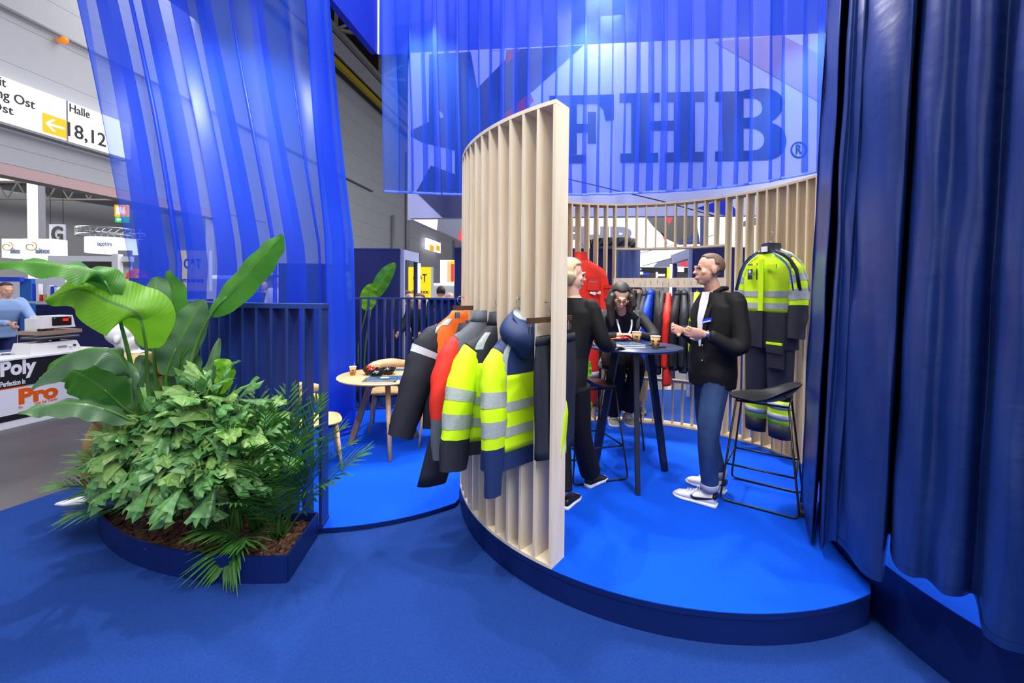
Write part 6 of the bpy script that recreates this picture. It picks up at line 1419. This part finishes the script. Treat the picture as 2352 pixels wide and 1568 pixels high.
# inner faces of the square banner ring and its far side
bq = V((bl_.x, bl_.y, 0)); zb2, zt2 = zb_, zt_
b2 = thing('banner', 'white banner panel running back from the left edge of the large banner', 'banner', bq + V((0, 0, zb2)))
q0 = bq - BN * .12 + WD * .05; MB().slab([q0 + V((0, 0, zb2)), q0 + WD * 13 + V((0, 0, zb2)), q0 + WD * 13 + V((0, 0, zt2)), q0 + V((0, 0, zt2))], V((-.99, .14, 0)), .1).obj('fabric_panel', M['banner'], b2)
def lp(s, z): return q0 + WD * s + V((0, 0, z)) + V((.004, 0, 0))
for P, m in (([(1.2, zb2 + .005), (2.6, zb2 + .005), (3.6, zb2 + .9), (1.6, zb2 + 1.4)], 'print_slate'), ([(2.6, zb2 + .005), (3.0, zb2 + .005), (3.9, zb2 + .8), (3.6, zb2 + .9)], 'print_red'), ([(5.5, zb2 + .005), (12, zb2 + .005), (12, zb2 + 1.6)], 'print_navy')):
    MB().slab([lp(*p) for p in P], V((.99, -.14, 0)), .004).obj('printed_shape', M[m], b2)
b3 = thing('banner', 'far white lettered banner seen between the slats of the back screen', 'banner', at(1480, 614, 20)); YB = 20
M['banner_b'] = mat('banner_bright', (236, 238, 244), .8); facing(1235, 1790, 470, 614, YB, .1, 'fabric_panel', M['banner_b'], b3)
def fpoly(pts, m, nm='printed_shape', o=.004): MB().slab([at(x, y, YB - .003) for x, y in pts], (0, -1, 0), o).obj(nm, M[m], b3)
fpoly([(1470, 480), (1608, 480), (1585, 560), (1560, 562), (1530, 548), (1500, 520)], 'dgrey'); fpoly([(1527, 480), (1548, 480), (1545, 500), (1536, 516)], 'print_red', o=.006); fpoly([(1518, 530), (1530, 548), (1534, 566), (1524, 548)], 'print_red'); fpoly([(1563, 551), (1585, 545), (1600, 510), (1608, 560), (1560, 562)], 'print_navy', o=.007); fpoly([(1608, 480), (1618, 480), (1618, 575), (1608, 575)], 'print_navy')
fpoly([(1500, 613), (1512, 600), (1548, 590), (1600, 580), (1600, 613)], 'print_slate'); fpoly([(1560, 612), (1571, 590), (1580, 612)], 'print_red', o=.006); fpoly([(1690, 520), (1714, 505), (1714, 500), (1760, 500), (1760, 512), (1716, 520)], 'print_slate')
ftext('FHB', 1290, 1456, 519, 570, YB - .01, M['print_slate'], b3, .06)
for a, b in (((1462, 583), (1640, 540)), ((1475, 611), (1640, 566))): MB().tube([at(*a, 16), at(*b, 16)], .012, 4).obj('cable', M['ink'], b3)
# yellow banners
M['catY'] = emis('lit_yellow', (246, 214, 8), .75)
def cat_banner(label, x0, x1, y0, y1, y, sub):
    t = thing('lit_banner', label, 'banner', at((x0 + x1) / 2, y1, y)); w = x1 - x0; h = y1 - y0; facing(x0, x1, y0, y1, y, .12, 'light_box', M['catY'], t); facing(x1, x1 + w * .1, y0, y1, y + .02, .12, 'edge_frame', M['white'], t)
    ftext('CAT', x0 + w * .22, x0 + w * .82, y0 + h * .20, y0 + h * .45, y - .01, M['ink'], t, .02)
    a = at(x0 + w * .52, y0 + h * .36, y - .022); s = w / FPX * y * .17; MB().slab([a + V((-s, 0, -s * .75)), a + V((s, 0, -s * .75)), a + V((0, 0, s * .45))], (0, -1, 0), .006).obj('triangle_mark', M['catY'], t)
    ftext(sub, x0 + w * .12, x0 + w * .92, y0 + h * .70, y0 + h * .79, y - .01, M['ink'], t, .02)
cat_banner('lit yellow banner with black lettering beyond the glowing portal', 938, 989, 613, 690, 12, "LET'S DO THE WORK.")
cat_banner('lit yellow banner seen through the tall sheer curtain', 408, 474, 575, 668, 12, "LET'S DO THE WORK")
t = thing('wall_sign', 'small backlit white sign tilted in view high on the wall past the curtain', 'sign', wall_xy(992, 582, .3))
P = [wall_xy(x, y, .3) for x, y in ((976, 572), (1009, 581), (1009, 553), (976, 546))]; P[1].z = P[0].z; P[2].z = P[3].z; MB().slab(P, WN, .15).obj('light_panel', M['signw'], t)
for px in (991, 1005):
    q = wall_xy(px, 572, .47); MB().box(q + V((0, 0, .1)), (.15, .9, .5), math.atan2(WD.y, WD.x) - PI / 2).obj('orange_mark', M['signo'], t)
t = thing('video_screen', 'bright hanging video screen showing red and yellow shapes beyond the dining circle', 'screen', at(1028, 650, 11)); facing(1011, 1044, 597, 650, 11, .08, 'housing', M['lit'], t); facing(1027, 1043, 600, 648, 10.98, .01, 'picture', emis('picture_warm', (232, 190, 130), .8), t); facing(1036, 1043, 604, 646, 10.96, .01, 'picture_red', emis('picture_red', (220, 60, 40), .8), t); facing(1034, 1043, 598, 606, 10.95, .01, 'picture_yellow', M['catY'], t)
t = thing('dark_signboard', 'long black signboard with white digits over the booths behind the clothes rail', 'sign', at(1505, 626, 15)); facing(1463, 1600, 614, 627, 15, .1, 'board', M['black'], t); ftext('1068', 1464, 1473, 616, 620, 14.98, M['white'], t)
bt_ = thing('exhibition_booth', 'dim booth with lit tubes and grey walls behind the clothes rail', 'booth', at(1520, 760, 14)); facing(1440, 1620, 627, 660, 14.5, .1, 'back_wall', M['dgrey'], bt_); facing(1440, 1620, 655, 790, 14.4, .1, 'grey_wall', M['grey'], bt_)
for (x0, x1, y0, y1, m) in ((1460, 1477, 624, 630, 'lit'), (1508, 1527, 629, 634, 'lit'), (1478, 1492, 626, 631, 'blue'), (1533, 1539, 614, 640, 'catY'), (1558, 1571, 612, 624, 'lit'), (1507, 1511, 624, 650, 'white'), (1513, 1524, 640, 655, 'black')): facing(x0, x1, y0, y1, 14.2, .05, 'booth_fitting', M[m], bt_)
for k, (x0, x1, y, m, lab) in enumerate(((480, 600, 14, 'white', 'white booth wall far behind the sheer curtain, left one'), (600, 720, 15, 'grey', 'grey booth wall far behind the sheer curtain, right one'), (960, 1044, 16, 'white', 'pale booth wall far behind the yellow banner'))):
    t = thing('exhibition_booth', lab, 'booth', at((x0 + x1) / 2, 780, y)); facing(x0, x1, 640 if k < 2 else 655, 790, y, .1, 'back_wall', M[m], t); facing(x0, x1, 632 if k < 2 else 650, 640 if k < 2 else 655, y - .3, .3, 'fascia', M['lit' if k != 1 else 'dgrey'], t)
# banana plant behind the far railing
bpb = at(845, 900, 6.6); bpb.z = .004
b2p = thing('banana_plant', 'banana plant with two upright leaves behind the far navy railing', 'plant', bpb); b1_keep = b1
for i, (mid, w, m) in enumerate((([(857, 686, 6.5), (872, 655, 6.5), (890, 625, 6.5), (908, 604, 6.5)], .24, 'ban'), ([(842, 712, 6.45), (845, 690, 6.45), (850, 668, 6.45), (856, 651, 6.45)], .26, 'ban_y'), ([(800, 690, 6.5), (790, 650, 6.5), (775, 630, 6.5), (760, 625, 6.5)], .3, 'ban_g'))):
    leaf_obj('leaf', pts(mid), w, (.3, -1, .1), M[m], b2p, .3, seed=30 + i); st = cr_spline([bpb + V((.05 * i, 0, 0)), at(mid[0][0] - 20, 820, 6.5), at(*mid[0]), at(*mid[1])], 10); MB().tube(st, [.016 - .01 * j / 10 for j in range(11)], 6).obj('stem', M['stem'], b2p)
MB().lathe([(.16, 0), (.2, .35), (.18, .35)], bpb, 20).obj('pot', M['navy'], b2p)
# ------------------------------------------------------------------ visitors in the background
def visitor(label, px, y, head_py, fdir, top_m, leg_m, hair_c, lean=0, vox=.014, arm=0, skin='skin2', bald=False):
    h = at(px, head_py, y); ht = h.z; f = V((fdir[0], fdir[1], 0)).normalized(); l = V((-f.y, f.x, 0)); c = V((h.x, h.y, 0)); k = ht / 1.75
    def P(a, b, z): return c + f * a + l * b + V((0, 0, z * k))
    J = dict(f=f, pel=P(-lean, 0, .98), che=P(-lean * .3, 0, 1.33), nec=P(0, 0, 1.51), hea=P(.02, 0, 1.63), hf=f + V((0, 0, -.15)), sL=P(-lean * .2, .19, 1.45), eL=P(.05 + arm * .1, .24, 1.18), wL=P(.15 + arm * .35, .18, 1.05 + arm * .1), sR=P(-lean * .2, -.19, 1.45), eR=P(.05 + arm * .1, -.24, 1.18), wR=P(.15 + arm * .35, -.16, 1.05 + arm * .1),
             hL=P(-lean, .1, .93), kL=P(-lean + .02, .1, .5), aL=P(-lean, .1, .10), hR=P(-lean, -.1, .93), kR=P(-lean + .02, -.1, .5), aR=P(-lean, -.1, .10), hdL=f + V((0, 0, -.5)), hpL=-l, hsideL=-1, hdR=f + V((0, 0, -.5)), hpR=l, hsideR=1)
    t = figure('person', label, J, M[skin], (c.x, c.y, .004), vox); mb = MB(); trunk(mb, J, .025, .08, 0); sleeves(mb, J, .012); blob('top', mb, vox, M[top_m], t, 3); blob('trousers', trouser_mb(J, .012), vox, M[leg_m], t, 2)
    if not bald: blob('hair', hair_mb(J['hea'], J['hf'], (0, 0, 1), 1.0, lambda x, y, z: 1.12 if (y < .2 or z > .5) and z > -.6 and not (y > .5 and z < .62) else .84, 24, 16), .011, mat('hair_' + str(px), hair_c, .6), t, 2)
    else: blob('hair', hair_mb(J['hea'], J['hf'], (0, 0, 1), 1.0, lambda x, y, z: 1.05 if y < .1 and -.5 < z < .45 else .84, 24, 16), .011, mat('hair_' + str(px), hair_c, .6), t, 2)
    for s in 'LR': a = J['a' + s]; shoe(t, (a.x - f.x * .06, a.y - f.y * .06, .006), (a.x + f.x * .2, a.y + f.y * .2, .006), M['black'], M['dgrey'], .08)
    return t
M['ltblue'] = mat('light_blue_shirt', (140, 170, 214), .8)
visitor('man in a light blue shirt reaching over the counter at the far left', 12, 6.6, 648, (.9, -.3), 'ltblue', 'navy', (60, 50, 44), .2, arm=1, skin='skin')
visitor('visitor in dark clothes with black hair beyond the dining circle railing', 1013, 8.2, 657, (-.2, 1), 'blk', 'blk', (22, 20, 20))
visitor('bald visitor in a dark jacket right beyond the dining circle railing', 1033, 7.7, 672, (.1, -1), 'navycl', 'blk', (150, 120, 100), bald=True)
visitor('visitor in black with brown hair looking down behind the railing', 965, 6.85, 674, (-.3, -1), 'blk', 'blk', (110, 84, 60), .1, arm=.6)
visitor('visitor in a brown jacket nearest the glowing portal behind the railing', 934, 7.9, 668, (1, -.3), 'bnavy', 'gcl', (80, 60, 44))
visitor('grey haired visitor whose face shows beside the seated woman', 1384, 6.3, 650, (.2, -1), 'bnavy', 'blk', (150, 140, 130))
visitor('visitor in white top seen through the sheer curtain above the railing', 640, 8.6, 630, (-.2, -1), 'white', 'navy', (60, 44, 36))
visitor('visitor in dark top seen through the sheer curtain, left of the pair', 604, 8.9, 640, (.6, -1), 'blk', 'navy', (40, 30, 26))
visitor('visitor in tan trousers standing behind the seated woman', 1462, 6.1, 656, (-.2, -1), 'blk', 'tan', (50, 40, 34))

area('hall_and_fill_lamp', (6, 15, 9), (6, 20, 3), 5, 1400, (1, .98, .96), 4)  # added fill aimed at the far banner to brighten it
area('hall_and_fill_lamp', (-22, 16, 9.5), (-50, 28, 3), 6, 12000, (1, .98, .96), 4)  # added fill for the dark far hall wall
area('hall_and_fill_lamp', (-26, 10, 5), (-26, 18, 12), 6, 5000, (1, .98, .96), 10)  # added uplight that lightens the far hall ceiling

GROUPS = {'work_jacket': 'jackets on the stand', 'hi_vis_jacket': 'jackets on the stand', 'dining_chair': 'oak chairs at the round dining table', 'bar_stool': 'black bar stools on the round platform', 'paper_cup': 'paper coffee cups on the two tables', 'bowl': 'black bowls on the oak table',
          'partition_wall': 'navy partitions behind the stand', 'fishtail_palm': 'fishtail palms in the planter bed', 'feather_palm': 'feather palms in the planter bed', 'slat_screen': 'plywood slat screens of the round platform', 'screw_hook': 'screw hooks on the front screen', 'coat_hanger': 'coat hangers on the slat screens',
          'trouser_hanger': 'clip hangers on the front screen', 'brochure': 'brochures on the tables', 'round_platform': 'round platforms of the stand', 'slat_railing': 'navy railings of the dining circle', 'roof_truss': 'roof trusses', 'exhibition_booth': 'booths behind the stand', 'booth_sign': 'lit booth signs', 'sheer_curtain': 'translucent blue curtains', 'portal_frame': 'portal frames behind the stand', 'lit_banner': 'lit yellow banners', 'power_socket': 'floor sockets by the curtain', 'print_sheet': 'papers on the print counter', 'work_trousers': 'trousers on the front screen', 'mannequin': 'mannequins at the stand edge'}
for o in list(SC.objects):
    if o.parent is None and 'group' not in o.keys():
        g_ = GROUPS.get(o.name.split('.')[0])
        if g_: o['group'] = g_
        elif o.name.split('.')[0] == 'person' and 'visitor' in o.get('label', ''): o['group'] = 'visitors in the background'
        if o.name.startswith('work_jacket') and o.location.y > 4.5: o['group'] = 'jackets on the clothes rail'
